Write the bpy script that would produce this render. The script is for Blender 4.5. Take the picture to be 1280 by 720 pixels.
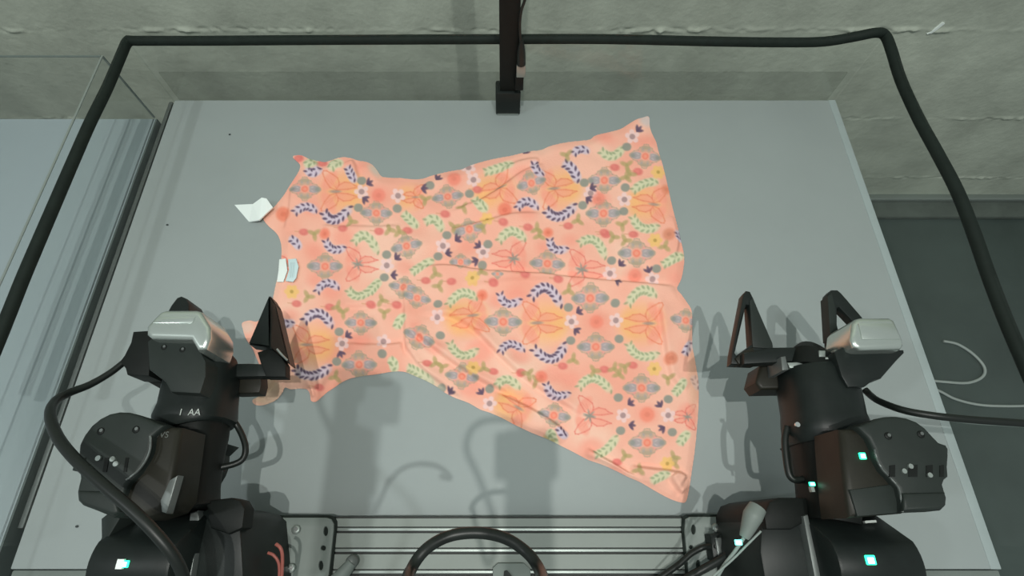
import bpy, bmesh, math, random
import numpy as np
from mathutils import Vector, noise

for o in list(bpy.data.objects):
    bpy.data.objects.remove(o)
random.seed(7)
rng = np.random.default_rng(7)
C = bpy.context.scene.collection
TZ = 0.75            # table top height above the floor
CH = 0.729           # camera height above the table top
PITCH = math.radians(65.2)
SP, CP = math.sin(PITCH), math.cos(PITCH)
F, CX, CY = 650.0, 629.0, 360.0

# ------------------------------------------------------------------ camera
cam = bpy.data.objects.new('camera', bpy.data.cameras.new('camera'))
C.objects.link(cam)
cam.location = (0, 0, TZ + CH)
cam.rotation_euler = (math.pi / 2 - PITCH, 0, 0)
cam.data.sensor_width = 36
cam.data.lens = F / 1280 * 36
cam.data.shift_x = 11 / 1280
cam.data.clip_start = 0.005
bpy.context.scene.camera = cam

# ------------------------------------------------------------------ world, lamps, exposure
world = bpy.data.worlds.new('world')
bpy.context.scene.world = world
world.use_nodes = True
world.node_tree.nodes['Background'].inputs[0].default_value = (0.90, 1.0, 0.97, 1)
world.node_tree.nodes['Background'].inputs[1].default_value = 0.36
def lamp(name, loc, power, size, col):
    l = bpy.data.lights.new(name, 'POINT')
    l.energy, l.shadow_soft_size, l.color = power, size, col
    o = bpy.data.objects.new(name, l)
    C.objects.link(o)
    o.location = loc
    return o
lamp('ceiling_lamp', (-0.05, -0.16, TZ + 2.0), 50, 0.01, (1.0, 0.99, 0.93))
lamp('ceiling_lamp', (-1.3, -0.2, TZ + 2.0), 28, 0.04, (0.93, 1.0, 1.0))
lamp('ceiling_lamp', (0.31, -0.28, TZ + 2.0), 45, 0.01, (0.97, 1.0, 0.95))
vs = bpy.context.scene.view_settings
vs.view_transform = 'Standard'
vs.look = 'None'
vs.gamma = 1
vs.use_curve_mapping = False
vs.exposure = 0.0

# ------------------------------------------------------------------ where a line of sight meets a height or a plane
def ray(px, py):
    u, v = px - CX, py - CY
    return u, F * CP - v * SP, -F * SP - v * CP
LIFT = 0.0           # set while the arms are built: raises everything above the mounting plates
def up(h):
    return h + LIFT * min(1.0, max(0.0, (h - 0.03) / 0.05))
def P(px, py, h=0.0):
    h = up(h)
    x, y, z = ray(px, py)
    t = (CH - h) / -z
    return Vector((x * t, y * t, TZ + h))
def PX(px, py, X):
    x, y, z = ray(px, py)
    t = X / x
    return Vector((X, y * t, TZ + CH + z * t))
def PY(px, py, Y):
    x, y, z = ray(px, py)
    t = Y / y
    return Vector((x * t, Y, TZ + CH + z * t))
def PF(px, py):
    return P(px, py, -TZ)

# ------------------------------------------------------------------ materials
def lin(c):
    return tuple((v / 255 / 12.92 if v / 255 <= 0.04045 else ((v / 255 + 0.055) / 1.055) ** 2.4) for v in c)
def mat(name, col, rough=0.5, metal=0.0, var=0.0, scale=20, bump=0.0, bscale=200, spec=0.5, col2=None):
    m = bpy.data.materials.new(name)
    m.use_nodes = True
    nt = m.node_tree
    b = nt.nodes['Principled BSDF']
    b.inputs['Base Color'].default_value = (*col, 1)
    b.inputs['Roughness'].default_value = rough
    b.inputs['Metallic'].default_value = metal
    b.inputs['Specular IOR Level'].default_value = spec
    tc = nt.nodes.new('ShaderNodeTexCoord')
    if var > 0:
        n = nt.nodes.new('ShaderNodeTexNoise')
        n.inputs['Scale'].default_value = scale
        n.inputs['Detail'].default_value = 6
        n.inputs['Roughness'].default_value = 0.65
        nt.links.new(tc.outputs['Object'], n.inputs['Vector'])
        r = nt.nodes.new('ShaderNodeValToRGB')
        c2 = col2 or tuple(min(1, c * (1 + var)) for c in col)
        c1 = tuple(c * (1 - var) for c in col)
        r.color_ramp.elements[0].position = 0.3
        r.color_ramp.elements[1].position = 0.72
        r.color_ramp.elements[0].color = (*c1, 1)
        r.color_ramp.elements[1].color = (*c2, 1)
        nt.links.new(n.outputs['Fac'], r.inputs[0])
        nt.links.new(r.outputs[0], b.inputs['Base Color'])
    if bump > 0:
        n2 = nt.nodes.new('ShaderNodeTexNoise')
        n2.inputs['Scale'].default_value = bscale
        n2.inputs['Detail'].default_value = 5
        nt.links.new(tc.outputs['Object'], n2.inputs['Vector'])
        bp = nt.nodes.new('ShaderNodeBump')
        bp.inputs['Strength'].default_value = bump
        bp.inputs['Distance'].default_value = 0.002
        nt.links.new(n2.outputs['Fac'], bp.inputs['Height'])
        nt.links.new(bp.outputs[0], b.inputs['Normal'])
    return m
def glow(name, col, s):
    m = bpy.data.materials.new(name)
    m.use_nodes = True
    b = m.node_tree.nodes['Principled BSDF']
    b.inputs['Base Color'].default_value = (*col, 1)
    b.inputs['Emission Color'].default_value = (*col, 1)
    b.inputs['Emission Strength'].default_value = s
    return m
def acrylic(name, tint, gloss):
    m = bpy.data.materials.new(name)
    m.use_nodes = True
    nt = m.node_tree
    nt.nodes.remove(nt.nodes['Principled BSDF'])
    out = nt.nodes['Material Output']
    tr = nt.nodes.new('ShaderNodeBsdfTransparent')
    tr.inputs[0].default_value = (*tint, 1)
    gl = nt.nodes.new('ShaderNodeBsdfGlossy')
    gl.inputs['Roughness'].default_value = 0.08
    fr = nt.nodes.new('ShaderNodeLayerWeight')
    pw = nt.nodes.new('ShaderNodeMath')
    pw.operation = 'POWER'
    pw.inputs[1].default_value = 4.0
    nt.links.new(fr.outputs['Facing'], pw.inputs[0])
    mul = nt.nodes.new('ShaderNodeMath')
    mul.operation = 'MULTIPLY_ADD'
    mul.inputs[1].default_value = gloss
    mul.inputs[2].default_value = 0.015
    nt.links.new(pw.outputs[0], mul.inputs[0])
    mx = nt.nodes.new('ShaderNodeMixShader')
    nt.links.new(mul.outputs[0], mx.inputs[0])
    nt.links.new(tr.outputs[0], mx.inputs[1])
    nt.links.new(gl.outputs[0], mx.inputs[2])
    nt.links.new(mx.outputs[0], out.inputs[0])
    return m
M = {}
M['laminate'] = mat('grey_laminate', (0.312, 0.353, 0.350), 0.6, var=0.035, scale=5, bump=0.03, bscale=500)
M['laminate_pale'] = mat('pale_laminate', (0.30, 0.36, 0.385), 0.4, var=0.03, scale=4)
M['edge_band'] = mat('edge_band', (0.325, 0.385, 0.385), 0.5, var=0.03, scale=30)
M['gap_band'] = mat('dark_edge_band', (0.085, 0.108, 0.103), 0.5, var=0.15, scale=12)
M['under'] = mat('table_underside', (0.14, 0.16, 0.155), 0.6, var=0.1)
M['concrete'] = mat('raw_concrete', (0.46, 0.50, 0.425), 0.95, var=0.2, scale=6, bump=0.5, bscale=110, spec=0.1)
M['floor'] = mat('sealed_floor', (0.066, 0.090, 0.083), 0.45, var=0.25, scale=2.5, bump=0.05, bscale=80)
M['curb'] = mat('curb_concrete', (0.10, 0.12, 0.105), 0.8, var=0.2, scale=14, bump=0.4, bscale=90)
M['acrylic'] = acrylic('clear_acrylic', (0.975, 0.98, 0.975), 0.35)
M['acrylic_dark'] = acrylic('tinted_sheet', (0.90, 0.905, 0.90), 0.0)
M['acrylic_edge'] = mat('acrylic_edge', (0.12, 0.15, 0.14), 0.35)
M['rubber'] = mat('black_rubber', (0.010, 0.016, 0.013), 0.7, spec=0.2, var=0.2, scale=60)
M['black'] = mat('black_anodised', (0.0065, 0.0085, 0.0075), 0.55, spec=0.2, var=0.25, scale=40, bump=0.05, bscale=900)
M['black2'] = mat('black_plastic', (0.0105, 0.0145, 0.0135), 0.42, spec=0.25, var=0.2, scale=40, bump=0.06, bscale=1200)
M['grey_black'] = mat('charcoal_cover', (0.019, 0.025, 0.0225), 0.5, spec=0.25, var=0.12, scale=30, bump=0.08, bscale=1500)
M['motor'] = mat('motor_case', (0.0165, 0.016, 0.0115), 0.45, spec=0.25, var=0.2, scale=40)
M['silver'] = mat('silver_aluminium', (0.60, 0.66, 0.62), 0.27, 0.85, bump=0.03, bscale=1500)
M['extrusion'] = mat('extruded_aluminium', (0.235, 0.265, 0.245), 0.5, 0.0, var=0.06, scale=12, spec=0.3)
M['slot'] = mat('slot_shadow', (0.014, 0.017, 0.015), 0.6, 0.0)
M['plate'] = mat('plate_aluminium', (0.175, 0.205, 0.19), 0.5, 0.0, spec=0.3, var=0.06, scale=15)
M['steel'] = mat('bright_steel', (0.75, 0.78, 0.76), 0.22, 0.95)
M['dull_steel'] = mat('dull_steel', (0.32, 0.36, 0.34), 0.4, 0.6)
M['strap'] = mat('grey_bracket', (0.13, 0.145, 0.14), 0.45, 0.4)
M['cable'] = mat('black_cable', (0.009, 0.012, 0.0105), 0.42, spec=0.35)
M['cable_grey'] = mat('grey_cable', (0.24, 0.29, 0.27), 0.5)
M['cable_white'] = mat('white_cable', (0.42, 0.47, 0.45), 0.5)
M['red_wire'] = mat('red_wire', (0.33, 0.10, 0.08), 0.5)
M['white'] = mat('white_satin', (0.86, 0.93, 0.90), 0.55)
M['pale_blue'] = mat('pale_blue_label', (0.62, 0.78, 0.80), 0.55)
M['white_ink'] = mat('white_ink', (0.42, 0.46, 0.43), 0.6)
M['grey_ink'] = mat('grey_ink', (0.09, 0.10, 0.09), 0.6)
M['ink_label'] = mat('label_print', (0.50, 0.60, 0.62), 0.6)
M['crumb'] = mat('dark_crumb', (0.04, 0.05, 0.05), 0.8)
M['led'] = glow('green_led', (0.03, 0.85, 0.42), 2.2)
M['led_core'] = glow('led_core', (0.72, 1.0, 0.88), 3)
M['led_cyan'] = glow('cyan_led', (0.15, 1.0, 0.8), 3)

# ------------------------------------------------------------------ object helpers
WL = {}
def link(name, me, m, parent=None, origin=None, smooth=None):
    """me holds world coordinates; the object's origin goes to the base centre"""
    n = len(me.vertices)
    co = np.empty(n * 3, np.float32)
    me.vertices.foreach_get('co', co)
    co = co.reshape(-1, 3)
    if origin is None:
        lo, hi = co.min(0), co.max(0)
        origin = Vector(((lo[0] + hi[0]) / 2, (lo[1] + hi[1]) / 2, lo[2]))
    co -= np.array(origin, np.float32)
    me.vertices.foreach_set('co', co.ravel())
    me.update()
    if m is not None:
        me.materials.append(m)
    o = bpy.data.objects.new(name, me)
    C.objects.link(o)
    WL[o.name] = Vector(origin)
    o.location = Vector(origin) - (WL[parent.name] if parent else Vector((0, 0, 0)))
    if parent:
        o.parent = parent
    return o
def fin(name, bm, m, parent=None, smooth=40):
    bmesh.ops.recalc_face_normals(bm, faces=bm.faces[:])
    me = bpy.data.meshes.new(name)
    bm.to_mesh(me)
    bm.free()
    if smooth:
        me.polygons.foreach_set('use_smooth', [True] * len(me.polygons))
        me.set_sharp_from_angle(angle=math.radians(smooth))
    return link(name, me, m, parent)
def thing(name, label, cat, loc, group=None):
    o = bpy.data.objects.new(name, None)
    o.empty_display_size = 0.05
    C.objects.link(o)
    o.location = loc
    WL[o.name] = Vector(loc)
    return tag(o, label, cat, group)
def tag(o, label, cat, group=None):
    o['label'] = label
    o['category'] = cat
    if group:
        o['group'] = group
    return o
def structure(o):
    o['kind'] = 'structure'
    return o
def add_box(bm, lo, hi, bev=0.0, seg=2):
    vs_ = [bm.verts.new((x, y, z)) for z in (lo[2], hi[2]) for y in (lo[1], hi[1]) for x in (lo[0], hi[0])]
    fs = [(0, 2, 3, 1), (4, 5, 7, 6), (0, 1, 5, 4), (2, 6, 7, 3), (0, 4, 6, 2), (1, 3, 7, 5)]
    faces = [bm.faces.new([vs_[i] for i in f]) for f in fs]
    if bev > 0:
        es = list({e for f in faces for e in f.edges})
        bmesh.ops.bevel(bm, geom=es, offset=bev, segments=seg, profile=0.5, affect='EDGES')
def box(name, lo, hi, m, parent=None, bev=0.0):
    bm = bmesh.new()
    add_box(bm, lo, hi, bev)
    return fin(name, bm, m, parent)
def add_prism(bm, top, dz, bev=0.0, holes=(), axis=Vector((0, 0, -1)), seg=2):
    """outline `top` (world points) pushed along axis by dz; rim of the near face bevelled"""
    loops = [top] + list(holes)
    edges = []
    for lp in loops:
        vv = [bm.verts.new(p) for p in lp]
        edges += [bm.edges.new((vv[i], vv[(i + 1) % len(vv)])) for i in range(len(vv))]
    rim = edges[:]
    if holes:
        r = bmesh.ops.triangle_fill(bm, use_beauty=True, edges=edges)
        faces = [g for g in r['geom'] if isinstance(g, bmesh.types.BMFace)]
    else:
        faces = [bm.faces.new([e.verts[0] for e in edges])]
    dup = bmesh.ops.extrude_face_region(bm, geom=faces, use_keep_orig=True)
    nv = [g for g in dup['geom'] if isinstance(g, bmesh.types.BMVert)]
    bmesh.ops.translate(bm, verts=nv, vec=axis * dz)
    if bev > 0:
        rim = [e for e in rim if e.is_valid]
        bmesh.ops.bevel(bm, geom=rim, offset=bev, segments=seg, profile=0.5, affect='EDGES', clamp_overlap=True)
def prism(name, pix, h1, h0, m, parent=None, bev=0.002, holes=(), seg=2):
    bm = bmesh.new()
    add_prism(bm, [P(x, y, h1) for x, y in pix], up(h1) - up(h0), bev, [[P(x, y, h1) for x, y in hl] for hl in holes], seg=seg)
    return fin(name, bm, m, parent)
def slope_prism(name, pix, m, depth, parent=None, bev=0.002):
    """outline with its own height at each corner"""
    bm = bmesh.new()
    add_prism(bm, [P(x, y, h) for x, y, h in pix], depth, bev)
    return fin(name, bm, m, parent)
def circ(px, py, r, n=16):
    return [(px + r * math.cos(2 * math.pi * i / n), py + r * math.sin(2 * math.pi * i / n)) for i in range(n)]
def oval(px, py, rx, ry, n=16):
    return [(px + rx * math.cos(2 * math.pi * i / n), py + ry * math.sin(2 * math.pi * i / n)) for i in range(n)]
def catmull(pts, k=8):
    pts = [Vector(p) for p in pts]
    out = []
    for i in range(len(pts) - 1):
        a, b, c, d = pts[max(0, i - 1)], pts[i], pts[i + 1], pts[min(len(pts) - 1, i + 2)]
        for j in range(k):
            t = j / k
            out.append(0.5 * ((2 * b) + (c - a) * t + (2 * a - 5 * b + 4 * c - d) * t * t + (3 * b - a - 3 * c + d) * t ** 3))
    out.append(pts[-1])
    return out
def add_tube(bm, pts, r, n=10, k=8, squash=1.0, up0=None):
    path = catmull(pts, k) if k > 1 else [Vector(p) for p in pts]
    rad = r if isinstance(r, (list, tuple)) else None
    up = up0 or Vector((0, 0, 1))
    rings = []
    for i, p in enumerate(path):
        t = (path[min(i + 1, len(path) - 1)] - path[max(i - 1, 0)]).normalized()
        side = t.cross(up)
        if side.length < 1e-4:
            side = t.cross(Vector((1, 0, 0)))
        side.normalize()
        upn = side.cross(t).normalized()
        up = upn if up0 is None else up0
        rr = r if rad is None else np.interp(i / (len(path) - 1) * (len(rad) - 1), range(len(rad)), rad)
        rings.append([bm.verts.new(p + side * rr * math.cos(a) + upn * rr * squash * math.sin(a))
                      for a in (2 * math.pi * q / n for q in range(n))])
    for a, b in zip(rings, rings[1:]):
        for q in range(n):
            bm.faces.new((a[q], a[(q + 1) % n], b[(q + 1) % n], b[q]))
    bm.faces.new(rings[0])
    bm.faces.new(rings[-1][::-1])
def tube(name, pts, r, m, parent=None, n=10, k=8, squash=1.0, up0=None):
    bm = bmesh.new()
    add_tube(bm, pts, r, n, k, squash, up0)
    return fin(name, bm, m, parent, smooth=60)
def cyl(name, p0, p1, r, m, parent=None, n=20, bev=0.0):
    p0, p1 = Vector(p0), Vector(p1)
    d = (p1 - p0).normalized()
    L = (p1 - p0).length
    b = min(bev, r * 0.6, L * 0.4)
    if b > 0:
        pts = [p0, p0 + d * b, p1 - d * b, p1]
        return tube(name, pts, [r - b, r, r, r - b], m, parent, n, 1)
    return tube(name, [p0, p1], r, m, parent, n, 1)
def loft(name, secs, m, parent=None, n=28, ex=3.2):
    """secs: centre, half width, half height; rounded-box sections, width kept level"""
    bm = bmesh.new()
    rings = []
    cs = [Vector(s[0]) for s in secs]
    for i, s in enumerate(secs):
        t = (cs[min(i + 1, len(cs) - 1)] - cs[max(i - 1, 0)]).normalized()
        side = t.cross(Vector((0, 0, 1))).normalized()
        up = side.cross(t).normalized()
        ring = []
        for q in range(n):
            a = 2 * math.pi * q / n
            c, s_ = math.cos(a), math.sin(a)
            ring.append(bm.verts.new(cs[i] + side * s[1] * math.copysign(abs(c) ** (2 / ex), c) + up * s[2] * math.copysign(abs(s_) ** (2 / ex), s_)))
        rings.append(ring)
    for a, b in zip(rings, rings[1:]):
        for q in range(n):
            bm.faces.new((a[q], a[(q + 1) % n], b[(q + 1) % n], b[q]))
    bm.faces.new(rings[0])
    bm.faces.new(rings[-1][::-1])
    return fin(name, bm, m, parent, smooth=38)
def loft_px(name, secs, m, parent=None, ex=3.2):
    """secs: left px, right px, row, height of the axis, half height"""
    out = []
    for xl, xr, y, h, hh in secs:
        a, b = P(xl, y, h), P(xr, y, h)
        out.append(((a + b) / 2, (b - a).length / 2, hh))
    return loft(name, out, m, parent, ex=ex)
def yz_extrude(name, x0, x1, prof, m, parent=None, bev=0.003, y_shift=0.0):
    """profile in (y, height) pushed along x"""
    bm = bmesh.new()
    add_prism(bm, [Vector((x0, y, TZ + up(h))) for y, h in prof], x1 - x0, 0.0, axis=Vector((1, 0, 0)))
    if bev:
        es = [e for e in bm.edges if abs(e.verts[0].co.x - e.verts[1].co.x) < 1e-6]
        bmesh.ops.bevel(bm, geom=es, offset=bev, segments=2, profile=0.5, affect='EDGES')
    return fin(name, bm, m, parent)
def arc_prof(cy, ch, r, a0, a1, n=10):
    return [(cy + r * math.cos(math.radians(a0 + (a1 - a0) * i / n)), ch + r * math.sin(math.radians(a0 + (a1 - a0) * i / n))) for i in range(n + 1)]
def text(name, s, pos, size, m, parent=None, rotz=0.0):
    cu = bpy.data.curves.new(name, 'FONT')
    cu.body = s
    cu.size = size
    cu.extrude = 0.0001
    cu.align_x = 'CENTER'
    tmp = bpy.data.objects.new('tmp', cu)
    me = bpy.data.meshes.new_from_object(tmp)
    bpy.data.objects.remove(tmp)
    c, s_ = math.cos(rotz), math.sin(rotz)
    for v in me.vertices:
        x, y, z = v.co
        v.co = Vector((pos[0] + x * c - y * s_, pos[1] + x * s_ + y * c, pos[2] + z))
    return link(name, me, m, parent)

# ------------------------------------------------------------------ the setting: wall, floor, curb
def concrete_wall():
    x0, x1, z0, z1, Y = -2.6, 2.6, 0.0, 2.2, 1.013
    nx, nz = 900, 260
    xs = np.linspace(x0, x1, nx)
    zs = np.concatenate([np.linspace(z0, 0.72, 230), np.linspace(0.72, z1, nz - 230 + 1)[1:]])
    verts = []
    for z in zs:
        for x in xs:
            d = 0.0016 * noise.noise((x * 2, z * 2, 0)) + 0.0004 * noise.noise((x * 22, z * 22, 5)) + 0.0005 * noise.noise((x * 60, z * 60, 8))
            for zs_, amp, wid in ((0.664, 0.0055, 0.005), (0.388, 0.006, 0.005), (0.125, 0.006, 0.005)):
                zc = zs_ + 0.0022 * noise.noise((x * 2.3, zs_ * 9, 3)) + 0.002 * noise.noise((x * 20, zs_, 3))
                g = math.exp(-((z - zc) / wid) ** 2)
                rag = (0.25 + 1.0 * noise.noise((x * 30, z * 60, zs_ * 7)) + 1.2 * noise.noise((x * 70, z * 80, 2))) * max(0.25, min(1.3, 0.7 + 1.6 * noise.noise((x * 4, zs_, 9))))
                d += amp * g * max(-0.7, rag)
            verts.append((x, Y - d, z))
    faces = []
    for j in range(len(zs) - 1):
        for i in range(nx - 1):
            a = j * nx + i
            faces.append((a, a + 1, a + nx + 1, a + nx))
    me = bpy.data.meshes.new('wall_back')
    me.from_pydata(verts, [], faces)
    me.polygons.foreach_set('use_smooth', [True] * len(me.polygons))
    return structure(link('wall_back', me, M['concrete']))
concrete_wall()
structure(box('floor', (-2.6, -2.2, -0.05), (2.6, 1.1, 0.0), M['floor']))
structure(box('trim_1', (0.45, 0.935, 0.0), (2.6, 1.02, 0.018), M['curb'], bev=0.004))
structure(box('baseboard_back', (0.45, 0.992, 0.018), (2.6, 1.018, 0.034), M['dull_steel'], bev=0.003))

# ------------------------------------------------------------------ the work table
HW, Y0, Y1 = 0.6095, -0.046, 0.7205
table = thing('work_table', 'grey laminate work table that the patterned dress lies on', 'table', (0, 0.33, 0))
box('tabletop', (-HW, Y0, TZ - 0.025), (HW + 0.005, Y1, TZ), M['laminate'], table, bev=0.0015)
box('edge_band', (HW - 0.007, Y0, TZ - 0.001), (HW + 0.006, Y1, TZ + 0.0007), M['edge_band'], table, bev=0.0008)
box('edge_band', (-HW + 0.0, Y0 - 0.021, TZ - 0.03), (HW + 0.006, Y0 - 0.001, TZ - 0.004), M['plate'], table, bev=0.002)
for sx in (-1, 1):
    box('side_rail', (sx * 0.585 - 0.02, Y0 + 0.01, TZ - 0.07), (sx * 0.585 + 0.02, Y1 - 0.01, TZ - 0.025), M['under'], table, bev=0.002)
    for y in (Y0 + 0.03, Y1 - 0.03):
        box('leg', (sx * 0.585 - 0.02, y - 0.02, 0), (sx * 0.585 + 0.02, y + 0.02, TZ - 0.07), M['under'], table, bev=0.002)

# neighbouring table on the left
nb = thing('work_table', 'pale table at the left edge, across a narrow gap from the dress table', 'table', (-1.1, 0.3, 0))
box('tabletop', (-1.75, -0.30, TZ - 0.025), (-0.632, 0.676, TZ), M['laminate_pale'], nb, bev=0.0015)
box('side_rail', (-0.690, -0.28, TZ - 0.07), (-0.650, 0.66, TZ - 0.025), M['under'], nb, bev=0.002)
for x in (-0.67, -1.7):
    for y in (-0.27, 0.64):
        box('leg', (x - 0.02, y - 0.02, 0), (x + 0.02, y + 0.02, TZ - 0.07 if x > -1 else TZ - 0.025), M['under'], nb, bev=0.002)

# acrylic guard panels
gd = tag(box('guard_panel', (-HW - 0.004, Y1 + 0.0005, TZ - 0.02), (HW + 0.004, Y1 + 0.0045, TZ + 0.140), M['acrylic']),
         'clear acrylic guard panel along the back edge of the dress table', 'panel')
box('lower_strip', (-HW + 0.004, Y1 + 0.006, TZ - 0.01), (HW - 0.004, Y1 + 0.009, TZ + 0.058), M['acrylic_dark'], gd)  # tinted sheet that darkens the lower band of the panel
gl = tag(box('guard_panel', (-HW - 0.0045, -0.02, TZ - 0.02), (-HW - 0.0005, Y1, TZ + 0.138), M['acrylic']),
         'clear acrylic guard panel along the left edge of the dress table', 'panel')
box('lower_strip', (-HW - 0.0125, 0.0, TZ - 0.02), (-HW - 0.0055, Y1, TZ - 0.004), M['strap'], gl, bev=0.001)
gr = tag(box('guard_panel', (HW + 0.0065, -0.02, TZ - 0.02), (HW + 0.0105, Y1, TZ + 0.142), M['acrylic']),
         'clear acrylic guard panel along the right edge of the dress table', 'panel')
box('edge_band', (-0.632, -0.30, TZ - 0.026), (-0.6295, 0.676, TZ - 0.0005), M['gap_band'], nb)
nbk = tag(box('guard_panel', (-1.75, 0.6765, TZ - 0.02), (-0.637, 0.6795, TZ + 0.135), M['acrylic']),
          'thin clear acrylic panel at the back of the pale left table', 'panel')
box('panel_edge', (-1.75, 0.6765, TZ + 0.135), (-0.637, 0.6795, TZ + 0.1365), M['acrylic_edge'], nbk)
nrt = tag(box('guard_panel', (-0.6365, -0.1, TZ), (-0.6335, 0.6795, TZ + 0.135), M['acrylic']),
          'thin clear acrylic panel on the side of the pale left table facing the gap', 'panel')
box('panel_edge', (-0.6365, -0.1, TZ + 0.135), (-0.6335, 0.6795, TZ + 0.1362), M['dull_steel'], nrt)
box('panel_edge', (-0.6366, 0.678, TZ), (-0.6334, 0.6796, TZ + 0.135), M['acrylic_edge'], nrt)

# black rubber trim running over the tops of the three panels
XL, XR, YB = -HW - 0.0025, HW + 0.0085, Y1 + 0.0025
tl = [PX(x, y, XL) for x, y in ((-30, 492), (6, 405), (30, 345), (62, 270), (90, 205), (112, 155), (135, 108), (152, 68))]
tb = [PY(x, y, YB) for x, y in ((160, 52), (172, 51), (250, 51), (400, 50), (630, 49), (760, 49), (900, 52), (980, 53), (1030, 52), (1068, 46), (1094, 41))]
tr_ = [PX(x, y, XR) for x, y in ((1106, 44), (1114, 62), (1126, 100), (1148, 148), (1172, 192), (1196, 238), (1216, 288), (1236, 345), (1258, 402), (1284, 462), (1320, 545))]
trim_strip = tag(tube('edge_trim', tl + tb + tr_, 0.0078, M['rubber'], n=12, k=5), 'black rubber edge trim running over the tops of the three guard panels', 'trim')

# ------------------------------------------------------------------ post with the low camera at the back
post = thing('camera_post', 'black upright post standing at the middle of the back edge', 'post', (0.012, 0.70, TZ))
box('upright', (-0.006, 0.690, TZ), (0.0255, 0.712, TZ + 0.55), M['black'], post, bev=0.0015)
box('foot_block', (-0.0135, 0.684, TZ), (0.0305, 0.716, TZ + 0.052), M['black2'], post, bev=0.003)
box('foot_edge', (-0.011, 0.6832, TZ + 0.0005), (0.028, 0.6842, TZ + 0.004), M['dull_steel'], post)
uc = thing('usb_cable', 'thin black cable plugged in beside the black upright post', 'cable', (0.032, 0.695, TZ + 0.05))
q = [PY(x, y, 0.683) for x, y in ((651, 52), (650, 40), (650, 26), (652, 12), (656, 0), (660, -20), (664, -60))]
tube('cord', q, 0.0021, M['cable'], uc)
a, b, c, d = PY(652, 50, 0.683), PY(651.5, 64, 0.683), PY(651.5, 80, 0.683), PY(651, 95, 0.683)
tube('boot', [a, b, c], [0.0028, 0.0066, 0.0074], M['cable'], uc, n=12, k=4)
bm = bmesh.new()
add_box(bm, (c.x - 0.0074, 0.679, d.z), (c.x + 0.0074, 0.687, c.z), 0.001)
fin('plug', bm, M['dull_steel'], uc)
e = PY(649, 108, 0.690)
box('socket', (c.x - 0.009, 0.680, e.z), (c.x + 0.005, 0.690, d.z), M['black'], uc, bev=0.001)

# ------------------------------------------------------------------ front rail (four-slot extrusion lying flat) and its bracket
def rail():
    prof = [(-0.086, 0.0), (0.0112, 0.0), (0.0112, 0.0195)]
    for i in range(4):
        yd = -0.0043 - 0.0232 * i
        prof += [(yd + 0.0062, 0.0195), (yd + 0.0062, 0.0150), (yd - 0.0012, 0.0150), (yd - 0.0012, 0.0195)]
    return prof + [(-0.086, 0.0195)]
rail_o = thing('front_rail', 'slotted aluminium rail lying between the two mounting plates', 'rail', (0.0, -0.028, TZ))
yz_extrude('extrusion', -0.37, 0.38, rail(), M['extrusion'], rail_o, bev=0)
for i in range(4):
    yd = -0.0043 - 0.0232 * i
    box('slot_lip', (-0.37, yd + 0.0012, TZ + 0.0152), (0.38, yd + 0.0050, TZ + 0.0197), M['dull_steel'], rail_o, bev=0.0008)
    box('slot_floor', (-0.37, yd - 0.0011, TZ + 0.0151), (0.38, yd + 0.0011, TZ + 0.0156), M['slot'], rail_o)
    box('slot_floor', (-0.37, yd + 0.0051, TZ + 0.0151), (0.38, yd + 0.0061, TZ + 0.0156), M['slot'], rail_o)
box('rail_edge_strip', (-0.37, 0.0112, TZ + 0.0), (0.38, 0.0135, TZ + 0.0165), M['slot'], rail_o)  # near-black strip along the far edge of the rail
bk = thing('corner_bracket', 'small grey bracket with a dark wedge on the middle of the slotted rail', 'bracket', P(632, 716, 0.02))
prism('bracket_plate', [(616, 722), (616, 710), (622, 704), (655, 704), (663, 711), (664, 735), (616, 735)], 0.0265, 0.0196, M['plate'], bk, bev=0.001)
slope_prism('wedge', [(630, 714, 0.028), (634, 713, 0.030), (652, 735, 0.030), (628, 735, 0.028)], M['slot'], 0.003, bk, bev=0.0005)

# ------------------------------------------------------------------ mounting plates
def plate(name, outline, holes, bolts, label):
    t = thing(name, label, 'plate', P(*outline[0], 0.02))
    pl = prism('plate_body', outline, 0.0255, 0.0195, M['plate'], t, bev=0.0008, holes=holes)
    for hl in holes:
        cx, cy = sum(p[0] for p in hl) / len(hl), sum(p[1] for p in hl) / len(hl)
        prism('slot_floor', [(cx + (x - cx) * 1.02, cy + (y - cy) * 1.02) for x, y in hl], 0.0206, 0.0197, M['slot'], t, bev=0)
    for x, y in bolts:
        p = P(x, y, 0.0255)
        b = cyl('bolt', p, p + Vector((0, 0, 0.005)), 0.0052, M['dull_steel'], t, n=18, bev=0.001)
        cyl('socket', p + Vector((0.001, 0.0005, 0.005)), p + Vector((0.001, 0.0005, 0.0054)), 0.0026, M['steel'], b, n=6)
    # dark sheet under the plate, wider, so it shows as a border
    ox = [p[0] for p in outline]
    cx, cy = sum(ox) / len(ox), sum(p[1] for p in outline) / len(outline)
    prism('dark_border', [(x + math.copysign(4, x - cx), y - 3.0 if y < 690 else y) for x, y in outline], 0.0225, 0.0198, M['rubber'], t, bev=0)
    return t
plate('mounting_plate', [(232, 735), (232, 647), (408, 647), (414, 649), (417, 655), (417, 662), (409, 735)],
      [oval(407, 664, 2.8, 6.0), circ(404, 685, 3.2), oval(401, 707, 2.8, 6.0)], [(371, 662), (365, 710)],
      'grey slotted mounting plate under the left robot arm')
plate('mounting_plate', [(863, 735), (856, 664), (857, 649), (862, 646), (1040, 646), (1050, 735)],
      [oval(867, 662, 2.8, 6.2), oval(873, 706, 2.8, 6.2), circ(864, 684, 2.6)], [(894, 660), (913, 711)],
      'grey slotted mounting plate under the right robot arm')
hd = thing('clamp_handle', 'short grey rounded handle on the rail beside the left mounting plate', 'handle', P(435, 712, 0.02))
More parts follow.
